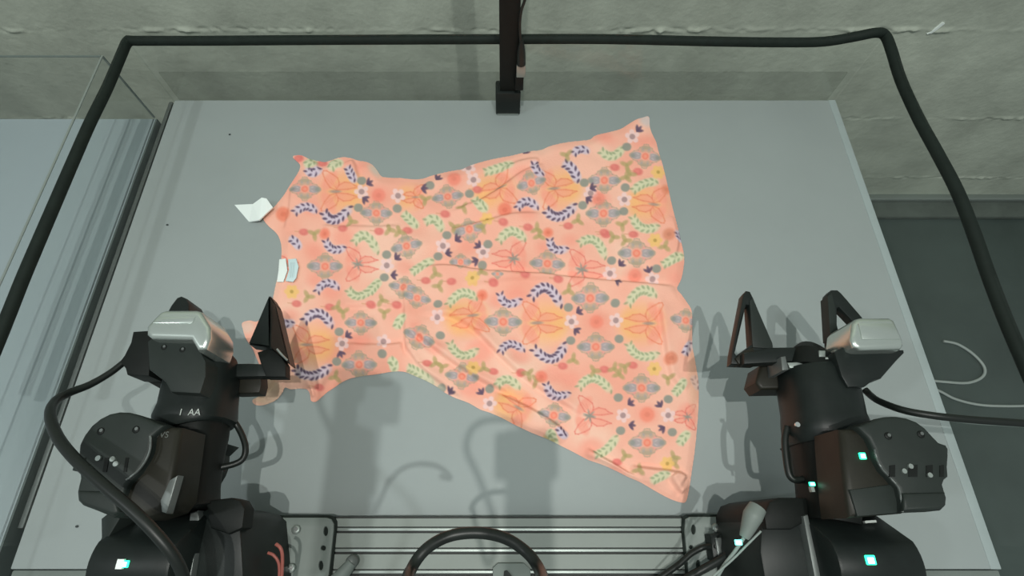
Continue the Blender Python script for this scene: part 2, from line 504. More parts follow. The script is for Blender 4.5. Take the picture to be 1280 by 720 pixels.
tube('grip', [P(440, 703, 0.030), P(432, 713, 0.030), P(418, 728, 0.030), P(405, 740, 0.030)], [0.0058, 0.0078, 0.0085, 0.0085], M['plate'], hd, n=14)
cyl('pivot', P(440, 702, 0.0195), P(440, 702, 0.032), 0.0075, M['strap'], hd, bev=0.002)

def led(parent, px, py, h, w=0.008, d=0.006, cyan=False):
    p = P(px, py, h)
    o = box('status_light', (p.x - w / 2, p.y - d / 2, p.z - 0.001), (p.x + w / 2, p.y + d / 2, p.z + 0.0012), M['led_cyan'] if cyan else M['led'], parent, bev=0.0008)
    box('light_core', (p.x - w / 3, p.y - d / 3, p.z + 0.0012), (p.x + w / 4, p.y + d / 4, p.z + 0.0018), M['led_core'], o)
    return o
def screw(parent, px, py, h, r=0.0028):
    p = P(px, py, h)
    o = cyl('screw', p - Vector((0, 0, 0.001)), p + Vector((0, 0, 0.0008)), r, M['black'], parent, n=12, bev=0.0004)
    cyl('hex_recess', p + Vector((r * .2, r * .2, 0.0008)), p + Vector((r * .2, r * .2, 0.0012)), r * 0.5, M['strap'], o, n=6)

# ------------------------------------------------------------------ the right robot arm
LIFT = 0.045
ra = thing('robot_arm', 'black robot arm at right, glowing green lights, gripper clear of the dress', 'robot arm', P(1000, 690, 0.026), 'tabletop robot arms')
prism('base', [(952, 652), (1008, 645), (1036, 648), (1052, 735), (958, 735), (950, 690)], 0.105, 0.0255, M['black2'], ra, bev=0.004)
prism('base_cap', [(955, 643), (962, 627), (975, 622), (1010, 622), (1012, 650), (990, 662), (958, 662)], 0.112, 0.0255, M['black'], ra, bev=0.003)
prism('bracket', [(1004, 645), (1010, 643), (1029, 735), (1021, 735)], 0.116, 0.10, M['strap'], ra, bev=0.001)
prism('bracket', [(1022, 662), (1030, 650), (1036, 668), (1047, 735), (1030, 735)], 0.112, 0.09, M['strap'], ra, bev=0.001)
# shoulder housing: rounded over the top, axis across
pa, pb = P(1040, 690, 0.145), P(1146, 690, 0.145)
prof = [(0.012, 0.03)] + [(0.012, 0.105)] + arc_prof(-0.030, 0.118, 0.034, 55, 180, 12) + [(-0.064, 0.03)]
yz_extrude('shoulder_housing', pa.x, pb.x, prof, M['black2'], ra, bev=0.003)
led(ra, 1088, 700, 0.1525, 0.009, 0.008)
prism('housing_label', [(1081, 651), (1095, 650), (1096, 653), (1082, 654)], 0.122, 0.118, M['white_ink'], ra, bev=0)
screw(ra, 1060, 648, 0.125, 0.002)
# elbow motor between forearm and cover
bm = bmesh.new()
add_prism(bm, [P(x, y, 0.184) for x, y in ((1050, 536), (1082, 534), (1098, 545), (1126, 600), (1132, 642), (1096, 645), (1062, 648), (1056, 600))], 0.045, 0.006, seg=3)
fin('elbow_motor', bm, M['motor'], ra)
prism('motor_band', [(1062, 612), (1122, 604), (1130, 641), (1072, 646)], 0.1855, 0.18, M['grey_black'], ra, bev=0.002)
led(ra, 1078, 570, 0.1855, 0.006, 0.006)
# elbow cover
cover = [(1072, 533), (1083, 529), (1096, 523), (1108, 520.5), (1121, 520), (1134, 522), (1147, 527), (1158, 535), (1168, 546), (1175, 553),
         (1184, 556), (1187, 561), (1187, 570), (1186, 584), (1187, 596), (1182, 600), (1180, 606), (1182, 613), (1185, 622), (1184, 632), (1178, 638),
         (1160, 640), (1128, 641), (1127, 626), (1123, 610), (1112, 597), (1103, 588), (1096, 575), (1092, 560), (1086, 548)]
cv = prism('elbow_cover', cover, 0.192, 0.06, M['grey_black'], ra, bev=0.0035, seg=3)
prism('cover_tab', [(1130, 616), (1183, 615), (1184, 631), (1178, 637), (1130, 639)], 0.1945, 0.19, M['grey_black'], cv, bev=0.003, seg=3)
tube('cover_lip', [P(x, y, 0.1905) for x, y in ((1093, 562), (1097, 576), (1104, 588), (1113, 597), (1123, 610), (1127, 626), (1128, 640))], 0.0011, M['strap'], cv, n=6)
for x, y in ((1110, 545), (1151, 543)):
    screw(cv, x, y, 0.192, 0.0034)
for x0, x1 in ((1112, 1119), (1136, 1147), (1158, 1166), (1175, 1180)):
    prism('cover_slot', [(x0, 582), (x1, 581), (x1, 596), (x0, 596)], 0.1926, 0.190, M['black'], cv, bev=0)
for x, y in ((1129, 589), (1161, 594), (1137, 583)):
    p = P(x, y, 0.192)
    cyl('stud', p, p + Vector((0, 0, 0.002)), 0.0022, M['dull_steel'], cv, n=10)
# forearm
loft_px('forearm', [(1008, 1064, 652, 0.105, 0.030), (1006, 1064, 640, 0.105, 0.032), (1003, 1064, 610, 0.107, 0.032), (998, 1064, 575, 0.109, 0.032),
                    (994, 1066, 552, 0.110, 0.033), (993, 1068, 548, 0.110, 0.033)], M['black'], ra, ex=2.8)
loft_px('forearm_sleeve', [(992, 1074, 550, 0.110, 0.037), (986, 1077, 546, 0.110, 0.039), (985, 1077, 536, 0.110, 0.040), (984, 1073, 526, 0.110, 0.039), (984, 1071, 520, 0.110, 0.038),
                           (980, 1066, 495, 0.109, 0.038), (977, 1060, 470, 0.108, 0.036), (976, 1056, 462, 0.108, 0.033)], M['black2'], ra, ex=2.7)
prism('clamp_lug', [(1064, 522), (1073, 512), (1080, 516), (1081, 530), (1072, 534)], 0.125, 0.10, M['black2'], ra, bev=0.002)
screw(ra, 996, 531, 0.136, 0.0026)
p = P(996, 531, 0.138)
cyl('bolt_head', p, p + Vector((0, 0, 0.002)), 0.0026, M['steel'], ra, n=10)
led(ra, 1015, 605, 0.137, 0.006, 0.004)
box('light_lens', tuple(P(1015, 611, 0.134) - Vector((0.0025, 0.003, 0.001))), tuple(P(1015, 611, 0.137) + Vector((0.0025, 0.002, 0.0))), M['dull_steel'], ra)
tube('cable_loop', [P(984, 533, 0.11), P(981, 550, 0.11), P(983, 575, 0.11), P(987, 594, 0.11), P(995, 600, 0.11), P(1008, 598, 0.11)], 0.0036, M['cable'], ra)
# wrist and gripper
loft_px('wrist', [(978, 1056, 474, 0.104, 0.034), (980, 1054, 460, 0.102, 0.034), (988, 1050, 454, 0.098, 0.024)], M['black'], ra)
prism('gripper_motor', [(950, 457), (964, 449), (1000, 450), (1000, 486), (952, 487), (945, 478)], 0.098, 0.072, M['motor'], ra, bev=0.004, seg=3)
prism('gripper_rail', [(930, 441), (965, 434), (1027, 433), (1034, 440), (1034, 450), (986, 452), (930, 455)], 0.122, 0.108, M['black2'], ra, bev=0.002)
prism('rail_slide', [(984, 453), (1014, 452), (1014, 458), (988, 460)], 0.128, 0.094, M['dull_steel'], ra, bev=0.001)
prism('rail_clip', [(976, 446), (982, 445), (986, 462), (978, 463)], 0.131, 0.09, M['strap'], ra, bev=0.001)
bright = [(1024, 438, 1032, 446), (1032, 446, 1039, 449), (1043, 437, 1050, 446)]
for x0, y0, x1, y1 in bright:
    prism('spacer', [(x0, y0), (x1, y0), (x1, y1), (x0, y1)], 0.137, 0.100, M['dull_steel'], ra, bev=0.0008)
fl = prism('finger', [(914, 455), (915, 442), (929, 368), (933, 363), (938, 364), (942, 372), (967, 431), (967, 446), (944, 456)], 0.109, 0.096, M['black2'], ra, bev=0.0022,
           holes=[[(933, 381), (936, 381), (940, 430), (921, 444), (919, 441)]])
prism('finger_pad', [(937, 376), (941, 372), (966, 429), (966, 436), (941, 434)], 0.1105, 0.094, M['grey_black'], fl, bev=0.001)
prism('finger_root', [(919, 448), (930, 438), (942, 433), (945, 446), (938, 452), (924, 455)], 0.1115, 0.097, M['motor'], fl, bev=0.002)
fr = prism('finger', [(1038, 432), (1034, 374), (1035, 367), (1040, 362), (1047, 362), (1052, 366), (1078, 396), (1090, 420), (1088, 434)], 0.108, 0.096, M['black2'], ra, bev=0.0022,
           holes=[[(1047, 385), (1049, 384), (1073, 409), (1068, 414), (1052, 424), (1047, 406)]])
prism('finger_pad', [(1034.5, 370), (1040, 366), (1045, 386), (1046, 408), (1045, 424), (1038, 424)], 0.1095, 0.094, M['grey_black'], fr, bev=0.001)
# wrist camera on its bracket
wc = prism('camera_bracket', [(1043, 440), (1060, 430), (1072, 436), (1130, 437), (1131, 441), (1122, 450), (1102, 473), (1094, 474), (1082, 483), (1060, 484), (1052, 470)],
           0.150, 0.10, M['black2'], ra, bev=0.002)
slope_prism('bracket_arm', [(1035, 436, 0.118), (1062, 408, 0.130), (1070, 404, 0.132), (1074, 428, 0.130), (1066, 434, 0.122)], M['motor'], 0.02, ra, bev=0.001)
cb = prism('camera_body', [(1066, 404), (1071, 398), (1077, 396.5), (1113, 396.5), (1119, 400), (1130, 424), (1131, 431), (1128, 436), (1076, 437), (1068, 434), (1064, 424)],
           0.166, 0.118, M['silver'], ra, bev=0.005, seg=4)
prism('top_step', [(1073, 404), (1117, 404), (1126, 424), (1078, 424)], 0.1672, 0.165, M['silver'], cb, bev=0.001)
ct = thing('usb_cable', 'black cable leading off to the right from the right arm wrist camera', 'cable', P(1090, 490, 0.1))
tube('cord', [P(x, y, h) for x, y, h in ((1081, 487, 0.100), (1088, 494, 0.104), (1100, 502, 0.118), (1130, 513, 0.14), (1170, 520, 0.152), (1220, 525, 0.156), (1290, 530, 0.158), (1400, 540, 0.15))], 0.0037, M['cable'], ct)
hc = thing('grey_cable', 'thin pale cable running under the black cable at the right edge', 'cable', P(1200, 525, 0.15))
tube('cord', [P(x, y, h) for x, y, h in ((1180, 524, 0.146), (1215, 528.5, 0.149), (1290, 533.5, 0.150), (1400, 543, 0.14))], 0.0014, M['cable_grey'], hc)

# connector cables in front of the right arm base
LIFT = 0.05
gc = thing('plug_cable', 'grey plug lead with a cyan light in front of the right arm base', 'cable', P(930, 680, 0.06))
tube('plug', [P(947, 634, 0.112), P(941, 645, 0.112), P(935, 660, 0.110), P(930, 672, 0.108)], [0.0085, 0.0095, 0.007, 0.0045], M['plate'], gc, n=12)
tube('cord', [P(930, 672, 0.108), P(918, 690, 0.10), P(903, 710, 0.09), P(890, 735, 0.08)], 0.0018, M['cable_grey'], gc)
led(gc, 923, 678, 0.112, 0.007, 0.005, True)
w2 = thing('thin_wire', 'thin pale wire beside the grey plug lead', 'cable', P(930, 690, 0.10))
tube('cord', [P(951, 664, 0.11), P(935, 680, 0.108), P(915, 700, 0.10), P(890, 722, 0.09), P(870, 745, 0.09)], 0.0011, M['cable_grey'], w2)
LIFT = 0.0
bc = thing('power_cable', 'black cable crossing the right mounting plate toward the rail', 'cable', P(870, 700, 0.03))
tube('cord', [P(x, y, h) for x, y, h in ((895, 683, 0.045), (880, 684, 0.034), (864, 692, 0.032), (848, 706, 0.032), (825, 722, 0.032), (800, 740, 0.03))], 0.0034, M['cable'], bc)
bc2 = thing('power_cable', 'thicker black cable bundle in front of the right mounting plate', 'cable', P(880, 716, 0.03))
tube('cord', [P(x, y, h) for x, y, h in ((915, 690, 0.06), (900, 700, 0.05), (880, 711, 0.042), (860, 722, 0.04), (840, 735, 0.04))], 0.0048, M['cable'], bc2)
jk = thing('connector_block', 'small black connector block on the right mounting plate', 'connector', P(905, 680, 0.026))
prism('block', [(888, 668), (912, 666), (916, 700), (900, 704), (892, 700)], 0.046, 0.0256, M['black2'], jk, bev=0.002)
prism('contact', [(894, 672), (902, 672), (905, 698), (898, 699)], 0.048, 0.044, M['strap'], jk, bev=0.001)

# ------------------------------------------------------------------ the left robot arm
LIFT = 0.045
la = thing('robot_arm', 'black robot arm at left, a gripper finger over the dress neckline', 'robot arm', P(258, 690, 0.026), 'tabletop robot arms')
prism('base', [(250, 640), (262, 634), (290, 640), (300, 650), (305, 735), (240, 735)], 0.105, 0.0255, M['black2'], la, bev=0.004)
prism('base_cap', [(256, 626), (288, 622), (300, 625), (306, 636), (303, 660), (285, 668), (262, 660)], 0.112, 0.09, M['black'], la, bev=0.003)
prism('bracket', [(238, 641), (247, 638), (249, 648), (242, 700), (236, 735), (222, 735)], 0.114, 0.10, M['strap'], la, bev=0.001)
pa, pb = P(116, 700, 0.145), P(219, 700, 0.145)
prof = [(0.012, 0.03)] + [(0.012, 0.105)] + arc_prof(-0.030, 0.118, 0.034, 55, 180, 12) + [(-0.064, 0.03)]
yz_extrude('shoulder_housing', pa.x, pb.x, prof, M['black2'], la, bev=0.003)
slope_prism('shoulder_yoke', [(126, 648, 0.13), (136, 640, 0.14), (150, 648, 0.14), (135, 672, 0.14), (118, 708, 0.14), (113, 705, 0.13), (126, 672, 0.13)], M['grey_black'], 0.07, la, bev=0.002)
led(la, 157, 705, 0.1525, 0.006, 0.006)
box('light_lens', tuple(P(151, 705, 0.153) - Vector((0.003, 0.004, 0.001))), tuple(P(151, 705, 0.153) + Vector((0.003, 0.004, 0.0018))), M['white'], la)
bm = bmesh.new()
add_prism(bm, [P(x, y, 0.184) for x, y in ((226, 534), (186, 530), (168, 560), (140, 610), (136, 640), (170, 650), (200, 640), (212, 625))], 0.045, 0.006, seg=3)
fin('elbow_motor', bm, M['motor'], la)
slope_prism('link_strip', [(202, 640, 0.186), (200, 626, 0.187), (212, 600, 0.188), (222, 594, 0.188), (217, 612, 0.187), (208, 642, 0.186)], M['strap'], 0.01, la, bev=0.001)
coverl = [(206, 531), (196, 529), (184, 523), (172, 518), (160, 515), (148, 514.5), (136, 517), (124, 523), (113, 532), (104, 544), (98, 556),
          (97, 568), (91, 577), (88, 588), (98, 590), (99, 598), (97, 606), (95, 615), (96, 626), (102, 632), (118, 638), (140, 647), (150, 640), (152, 622),
          (158, 606), (172, 591), (182, 576), (188, 562), (190, 545)]
cv = prism('elbow_cover', coverl, 0.192, 0.06, M['grey_black'], la, bev=0.0035, seg=3)
prism('cover_tab', [(97, 613), (142, 614), (148, 640), (140, 644), (102, 631), (97, 625)], 0.1945, 0.19, M['grey_black'], cv, bev=0.003, seg=3)
tube('cover_lip', [P(x, y, 0.1925) for x, y in ((188, 545), (188, 560), (183, 574), (173, 588), (158, 600))], 0.0011, M['strap'], cv, n=6)
for x, y in ((126, 539), (170, 537)):
    screw(cv, x, y, 0.192, 0.0034)
for x0, x1 in ((131, 136), (157, 161), (103, 107)):
    prism('cover_slot', [(x0, 572), (x1, 572), (x1 - 3, 590), (x0 - 3, 590)], 0.1926, 0.190, M['black'], cv, bev=0)
for x, y in ((146, 580), (142, 574), (124, 573)):
    p = P(x, y, 0.192)
    cyl('stud', p, p + Vector((0, 0, 0.002)), 0.0024, M['dull_steel'], cv, n=10)
text('motor_mark', 'OVS', P(200, 547, 0.1845), 0.008, M['grey_ink'], la)
loft_px('forearm', [(214, 268, 640, 0.105, 0.030), (213, 266, 628, 0.105, 0.032), (213, 266, 615, 0.106, 0.032), (212, 271, 580, 0.108, 0.032),
                    (209, 278, 550, 0.110, 0.033), (208, 280, 536, 0.110, 0.033)], M['black'], la, ex=2.8)
loft_px('forearm_sleeve', [(206, 284, 538, 0.110, 0.037), (202, 288, 534, 0.110, 0.039), (202, 289, 522, 0.110, 0.040), (206, 290, 514, 0.110, 0.039), (208, 290, 508, 0.110, 0.038),
                           (213, 292, 485, 0.109, 0.038), (216, 294, 470, 0.108, 0.036), (218, 294, 460, 0.108, 0.033)], M['black2'], la, ex=2.7)
text('arm_mark', '1  AA', P(236, 519, 0.1502), 0.0095, M['white_ink'], la)
tube('cable_loop', [P(286, 518, 0.10), P(295, 530, 0.09), P(303, 545, 0.088), P(307, 560, 0.088), P(304, 573, 0.088), P(293, 580, 0.09), P(272, 585, 0.095)], 0.0034, M['cable'], la)
loft_px('wrist', [(216, 294, 474, 0.104, 0.034), (220, 292, 462, 0.102, 0.034), (224, 290, 452, 0.10, 0.028)], M['black'], la)
prism('gripper_motor', [(290, 462), (326, 458), (327, 480), (324, 491), (292, 492)], 0.094, 0.078, M['motor'], la, bev=0.003)
prism('gripper_rail', [(250, 455), (310, 454), (346, 455), (346, 470), (258, 472)], 0.106, 0.092, M['black2'], la, bev=0.002)
prism('rail_slide', [(262, 458), (292, 458), (294, 463), (262, 463)], 0.1075, 0.10, M['strap'], la, bev=0.001)
# right finger: a ridged wedge, knuckle below it
bm = bmesh.new()
T = lambda x, y, h: bm.verts.new(P(x, y, h))
ap, lf, rd, rt, bl, br = T(336.5, 368, 0.116), T(310, 430, 0.105), T(337, 434, 0.128), T(362, 456, 0.105), None, None
ap2 = T(344, 380, 0.110)
for tri in ((ap, lf, rd), (ap, rd, ap2), (ap2, rd, rt)):
    bm.faces.new(tri)
low = {}
for v in (ap, lf, rd, rt, ap2):
    low[v] = bm.verts.new(v.co - Vector((0, 0, 0.022)))
ring = [ap, lf, rd, rt, ap2]
for i in range(5):
    a, b = ring[i], ring[(i + 1) % 5]
    bm.faces.new((a, b, low[b], low[a]))
bm.faces.new([low[v] for v in ring])
bmesh.ops.bevel(bm, geom=[e for e in bm.edges], offset=0.0015, segments=2, affect='EDGES', clamp_overlap=True)
fg = fin('finger', bm, M['black2'], la)
prism('finger_knuckle', [(321, 440), (339, 434), (352, 446), (357, 455), (357, 471), (332, 471), (326, 456)], 0.110, 0.096, M['black'], fg, bev=0.002)
tube('finger_rib', [P(346, 436, 0.124), P(352, 443, 0.119), P(359, 450, 0.112)], 0.0012, M['dull_steel'], fg, n=6)
prism('finger', [(209, 390), (214, 381), (221, 372), (226, 370), (233, 373), (236, 380), (236, 425), (212, 425)], 0.106, 0.075, M['black2'], la, bev=0.002)
cbk = prism('camera_bracket', [(184, 427), (190, 422), (238, 422), (244, 426), (257, 452), (257, 470), (250, 492), (213, 490), (206, 477), (186, 462)],
            0.160, 0.10, M['grey_black'], la, bev=0.002)
for x, y in ((205, 434), (228, 437)):
    screw(cbk, x, y, 0.160, 0.003)
prism('bracket_skirt', [(172, 470), (186, 462), (212, 476), (218, 492), (204, 488)], 0.118, 0.10, M['black'], la, bev=0.001)
cb = prism('camera_body', [(182, 408), (190, 399), (200, 389), (206, 387), (245, 387), (251, 389), (256, 398), (262, 408), (262, 422), (257, 436), (246, 438), (238, 424), (188, 423), (182, 418)],
           0.174, 0.122, M['silver'], la, bev=0.005, seg=4)
prism('top_step', [(200, 396), (244, 396), (240, 404), (190, 404)], 0.1752, 0.173, M['silver'], cb, bev=0.001)
prism('camera_end', [(243, 392), (251, 391), (259, 404), (264, 416), (264, 428), (256, 440), (248, 428), (241, 412)], 0.164, 0.122, M['plate'], cb, bev=0.003, seg=3)
prism('cable_boot', [(165, 418), (166, 414), (183, 413), (190, 424), (188, 448), (186, 470), (158, 468), (156, 460), (149, 452), (155, 444), (163, 428)],
      0.150, 0.12, M['black'], la, bev=0.002)
lc = thing('usb_cable', 'thick black cable looping from the left wrist camera across the left arm', 'cable', P(80, 560, 0.2))
tube('cord', [P(x, y, h) for x, y, h in ((156, 452, 0.135), (138, 466, 0.14), (112, 481, 0.15), (84, 492, 0.165), (68, 503, 0.18), (63, 520, 0.20), (72, 546, 0.215), (94, 574, 0.225),
                                         (130, 607, 0.23), (168, 640, 0.23), (199, 672, 0.225), (220, 700, 0.215), (232, 730, 0.20), (240, 770, 0.18))],
     [0.0034, 0.0036, 0.0042, 0.0046, 0.0047, 0.0047, 0.0047, 0.0047, 0.0047], M['cable'], lc, n=12)
LIFT = 0.0
rw = thing('red_wires', 'pair of thin red wires beside the left arm base', 'wire', P(350, 700, 0.026))
tube('wire', [P(345, 680, 0.10), P(351, 686, 0.10), P(353, 700, 0.095), P(351, 740, 0.08)], 0.0019, M['red_wire'], rw)
tube('wire', [P(335, 691, 0.10), P(343, 695, 0.10), P(349, 708, 0.095), P(348, 740, 0.08)], 0.0016, M['red_wire'], rw)

# ------------------------------------------------------------------ overhead camera (above the frame) whose cable loop hangs into view
oc = thing('overhead_camera', 'black overhead camera on a beam above the table', 'camera', (0, -0.45, 0))
box('camera_body', (-0.026, -0.024, TZ + CH + 0.016), (0.026, 0.012, TZ + CH + 0.042), M['black2'], oc, bev=0.003)
box('beam', (-0.018, -0.47, TZ + CH + 0.044), (0.018, 0.01, TZ + CH + 0.074), M['black'], oc, bev=0.002)
box('column', (-0.02, -0.49, 0.0), (0.02, -0.45, TZ + CH + 0.074), M['black'], oc, bev=0.002)
oc2 = thing('usb_cable', 'black cable loop hanging over the slotted rail at bottom centre', 'cable', P(590, 664, 0.45))
tube('cord', [P(x, y, h) for x, y, h in ((682, 745, 0.50), (676, 716, 0.46), (660, 692, 0.45), (632, 673, 0.448), (598, 666, 0.447), (562, 670, 0.447), (533, 686, 0.45), (514, 712, 0.455), (506, 745, 0.48))]
     + [Vector((-0.028, -0.075, TZ + 0.60)), Vector((-0.024, -0.055, TZ + 0.70)), Vector((-0.038, -0.022, TZ + 0.735)), Vector((-0.050, 0.004, TZ + 0.737)), Vector((-0.040, 0.024, TZ + 0.738)), Vector((-0.012, 0.026, TZ + 0.742)), Vector((0.0, 0.016, TZ + 0.755))],
     0.0028, M['cable'], oc2)

# ------------------------------------------------------------------ cables on the floor, crumbs on the table
f1 = tag(tube('floor_cable', [PF(x, y) + Vector((0, 0, 0.004)) for x, y in ((1178, 427), (1196, 431), (1216, 444), (1229, 460), (1226, 472), (1208, 479), (1182, 478), (1150, 474), (1110, 462))], 0.0038, M['cable_white']),
         'pale cable coiled in a half loop on the dark floor', 'cable')
f2 = tag(tube('floor_cable', [PF(x, y) + Vector((0, 0, 0.004)) for x, y in ((1130, 474), (1170, 488), (1192, 499), (1220, 506), (1250, 508), (1290, 507), (1340, 500))], 0.0036, M['cable_white']),
         'pale cable running straight to the right on the dark floor', 'cable')
for x, y, lab in ((287, 168, 'tiny dark crumb on the table above the dress shoulder'), (96, 658, 'tiny dark crumb on the table left of the left arm'),
                  (209, 281, 'tiny dark crumb on the table left of the white tag')):
    bm = bmesh.new()
    bmesh.ops.create_icosphere(bm, subdivisions=1, radius=0.0018)
    p = P(x, y, 0.001)
    for v in bm.verts:
        v.co = Vector((v.co.x * 1.3, v.co.y, v.co.z * 0.5)) + p
    tag(fin('crumb', bm, M['crumb']), lab, 'crumb')

p = PY(1170, 35, 1.011)
bm = bmesh.new()
add_prism(bm, [Vector((p.x + a, 1.0095, p.z + b)) for a, b in ((0.004, 0.014), (0.010, 0.012), (0.007, 0.003), (0.004, -0.006), (-0.001, -0.013), (-0.009, -0.015), (-0.003, -0.006), (0.001, 0.004))], 0.004, 0.0, axis=Vector((0, 1, 0)))
tag(fin('paint_fleck', bm, M['white'], smooth=0), 'small white paint fleck stuck on the concrete wall at upper right', 'paint fleck')

# ------------------------------------------------------------------ the dress
OUT = [(366, 197), (371, 194.5), (378, 195), (386, 199), (393, 201), (399, 202), (406, 203), (414, 201), (421, 198.5), (430, 197), (440, 198.5), (447, 201), (458, 203), (466, 207), (472, 214), (477, 221),
       (486, 222.5), (500, 223), (515, 224.5), (528, 224), (540, 220), (552, 217), (566, 214), (578, 212), (586, 208), (600, 203.5), (618, 199), (640, 195), (660, 190), (676, 188), (688, 183), (705, 179), (720, 177),
       (737, 175), (744, 170), (760, 166), (775, 162), (785, 156), (795, 150), (803, 147.5), (811, 146.5), (812, 158), (815, 168), (820, 178), (823, 190), (828, 206), (832, 222), (836, 240), (839, 254), (843, 270),
       (848, 290), (852, 306), (855, 322), (854, 336), (851, 350), (846, 361), (851, 368), (858, 378), (864, 388), (865, 402), (865, 430), (868, 448), (871, 466), (873, 480), (873, 505), (871, 535), (868, 565),
       (864, 592), (861, 612), (857, 627), (850, 628), (838, 624), (826, 618), (812, 610), (800, 603), (786, 597), (768, 588), (752, 581), (735, 575), (718, 566), (700, 557), (684, 549), (664, 541), (645, 532),
       (628, 523), (612, 516), (600, 512), (586, 504), (570, 498), (556, 491), (545, 483), (532, 476), (518, 470), (505, 465), (490, 465), (472, 468), (456, 470), (440, 473), (428, 478), (418, 485), (410, 490), (402, 497),
       (395, 502.5), (389, 501), (388, 493), (384, 487), (374, 486), (364, 487), (357, 485), (353, 492), (346, 500), (338, 504), (328, 507), (319, 506), (316, 500), (326, 494), (332, 480), (328, 465), (322, 450), (316, 436), (308, 424), (304, 412), (303, 404),
       (312, 401), (322, 402), (334, 392), (340, 380), (343, 366), (346, 352), (350, 338), (352, 322), (352, 308), (349, 297), (344, 290), (337, 284), (331, 277), (329, 271), (335, 266), (342, 260), (349, 252), (356, 243), (362, 233), (368, 224), (374, 214), (375, 206)]
STEP = 1.0
gx = np.arange(300, 877, STEP)
gy = np.arange(143, 632, STEP)
GX, GY = np.meshgrid(gx, gy)
def smooth_closed(pts, k=4):
    pts = [Vector((*p, 0)) for p in pts]
    n = len(pts)
    out = []
    for i in range(n):
        a, b, c, d = pts[i - 1], pts[i], pts[(i + 1) % n], pts[(i + 2) % n]
        for j in range(k):
            t = j / k
            q_ = 0.5 * ((2 * b) + (c - a) * t + (2 * a - 5 * b + 4 * c - d) * t * t + (3 * b - a - 3 * c + d) * t ** 3)
            out.append((q_.x, q_.y))
    return np.array(out)
OUTL = smooth_closed(OUT)
def inside(X, Y, poly):
    r = np.zeros(X.shape, bool)
    n = len(poly)
    for i in range(n):
        x1, y1 = poly[i]
        x2, y2 = poly[(i + 1) % n]
        if y1 == y2:
            continue
        cnd = ((y1 > Y) != (y2 > Y)) & (X < (x2 - x1) * (Y - y1) / (y2 - y1) + x1)
        r ^= cnd
    return r
def near_poly(X, Y, poly, closed=True):
    """nearest distance, nearest point and side to a polyline (X, Y 1-D)"""
    best = np.full(X.shape, 1e9)
    qx, qy, sd, tt = X.copy(), Y.copy(), np.zeros(X.shape), np.zeros(X.shape)
    n = len(poly)
    for i in range(n if closed else n - 1):
        x1, y1 = poly[i]
        x2, y2 = poly[(i + 1) % n]
        dx, dy = x2 - x1, y2 - y1
        L = dx * dx + dy * dy + 1e-9
        t = np.clip(((X - x1) * dx + (Y - y1) * dy) / L, 0, 1)
        ax, ay = x1 + t * dx, y1 + t * dy
        d2 = (X - ax) ** 2 + (Y - ay) ** 2
        k = d2 < best
        best[k] = d2[k]
        qx[k], qy[k] = ax[k], ay[k]
        sd[k] = np.sign(dx * (Y - y1) - dy * (X - x1))[k]
        tt[k] = ((i + t) / max(1, n - 1))[k]
    return np.sqrt(best), qx, qy, sd, tt
def vnoise(X, Y, s, seed):
    r = np.random.default_rng(seed)
    g = r.standard_normal((64, 64))
    u, v = X / s, Y / s
    iu, iv = np.floor(u).astype(int), np.floor(v).astype(int)
    fu, fv = u - iu, v - iv
    fu, fv = fu * fu * (3 - 2 * fu), fv * fv * (3 - 2 * fv)
    G = lambda a, b: g[a % 64, b % 64]
    return (G(iu, iv) * (1 - fu) + G(iu + 1, iv) * fu) * (1 - fv) + (G(iu, iv + 1) * (1 - fu) + G(iu + 1, iv + 1) * fu) * fv

# ---- the print, drawn flat on the cloth
IMG = np.empty(GX.shape + (3,))
BASE = np.array((255, 190, 168.))
IMG[:] = BASE
n1, n2 = vnoise(GX, GY, 26, 1), vnoise(GX, GY, 60, 2)
IMG += (n1 * 4 + n2 * 4)[..., None] * np.array((0.5, 2.0, 2.0))
def win(x, y, r):
    i0, i1 = int(np.clip((x - r - gx[0]) / STEP, 0, len(gx))), int(np.clip((x + r - gx[0]) / STEP + 2, 0, len(gx)))
    j0, j1 = int(np.clip((y - r - gy[0]) / STEP, 0, len(gy))), int(np.clip((y + r - gy[0]) / STEP + 2, 0, len(gy)))
    return slice(j0, j1), slice(i0, i1)
def put(w, a, col):
    if a.size:
        IMG[w] = IMG[w] * (1 - a[..., None]) + np.array(col, float) * a[..., None]
def ell(x, y, rx, ry, ang, col, al=1.0, soft=1.0):
    w = win(x, y, max(rx, ry) + soft + 2)
    X, Y = GX[w] - x, GY[w] - y
    c, s = math.cos(ang), math.sin(ang)
    d = np.sqrt(((X * c + Y * s) / rx) ** 2 + ((-X * s + Y * c) / ry) ** 2 + 1e-9)
    e = (d - 1) * min(rx, ry)
    put(w, al * np.clip(0.5 - e / soft, 0, 1), col)
def ring(x, y, r, wd, col, al=1.0):
    w = win(x, y, r + wd + 2)
    d = np.abs(np.hypot(GX[w] - x, GY[w] - y) - r)
    put(w, al * np.clip(wd / 2 - d + 0.5, 0, 1), col)
def stroke(pts, wd, col, al=1.0, soft=1.0):
    for (x1, y1), (x2, y2) in zip(pts, pts[1:]):
        w = win((x1 + x2) / 2, (y1 + y2) / 2, math.hypot(x2 - x1, y2 - y1) / 2 + wd + 3)
        X, Y = GX[w], GY[w]
        dx, dy = x2 - x1, y2 - y1
        t = np.clip(((X - x1) * dx + (Y - y1) * dy) / (dx * dx + dy * dy + 1e-9), 0, 1)
        d = np.hypot(X - x1 - t * dx, Y - y1 - t * dy)
        put(w, al * np.clip((wd / 2 - d) / soft + 0.5, 0, 1), col)
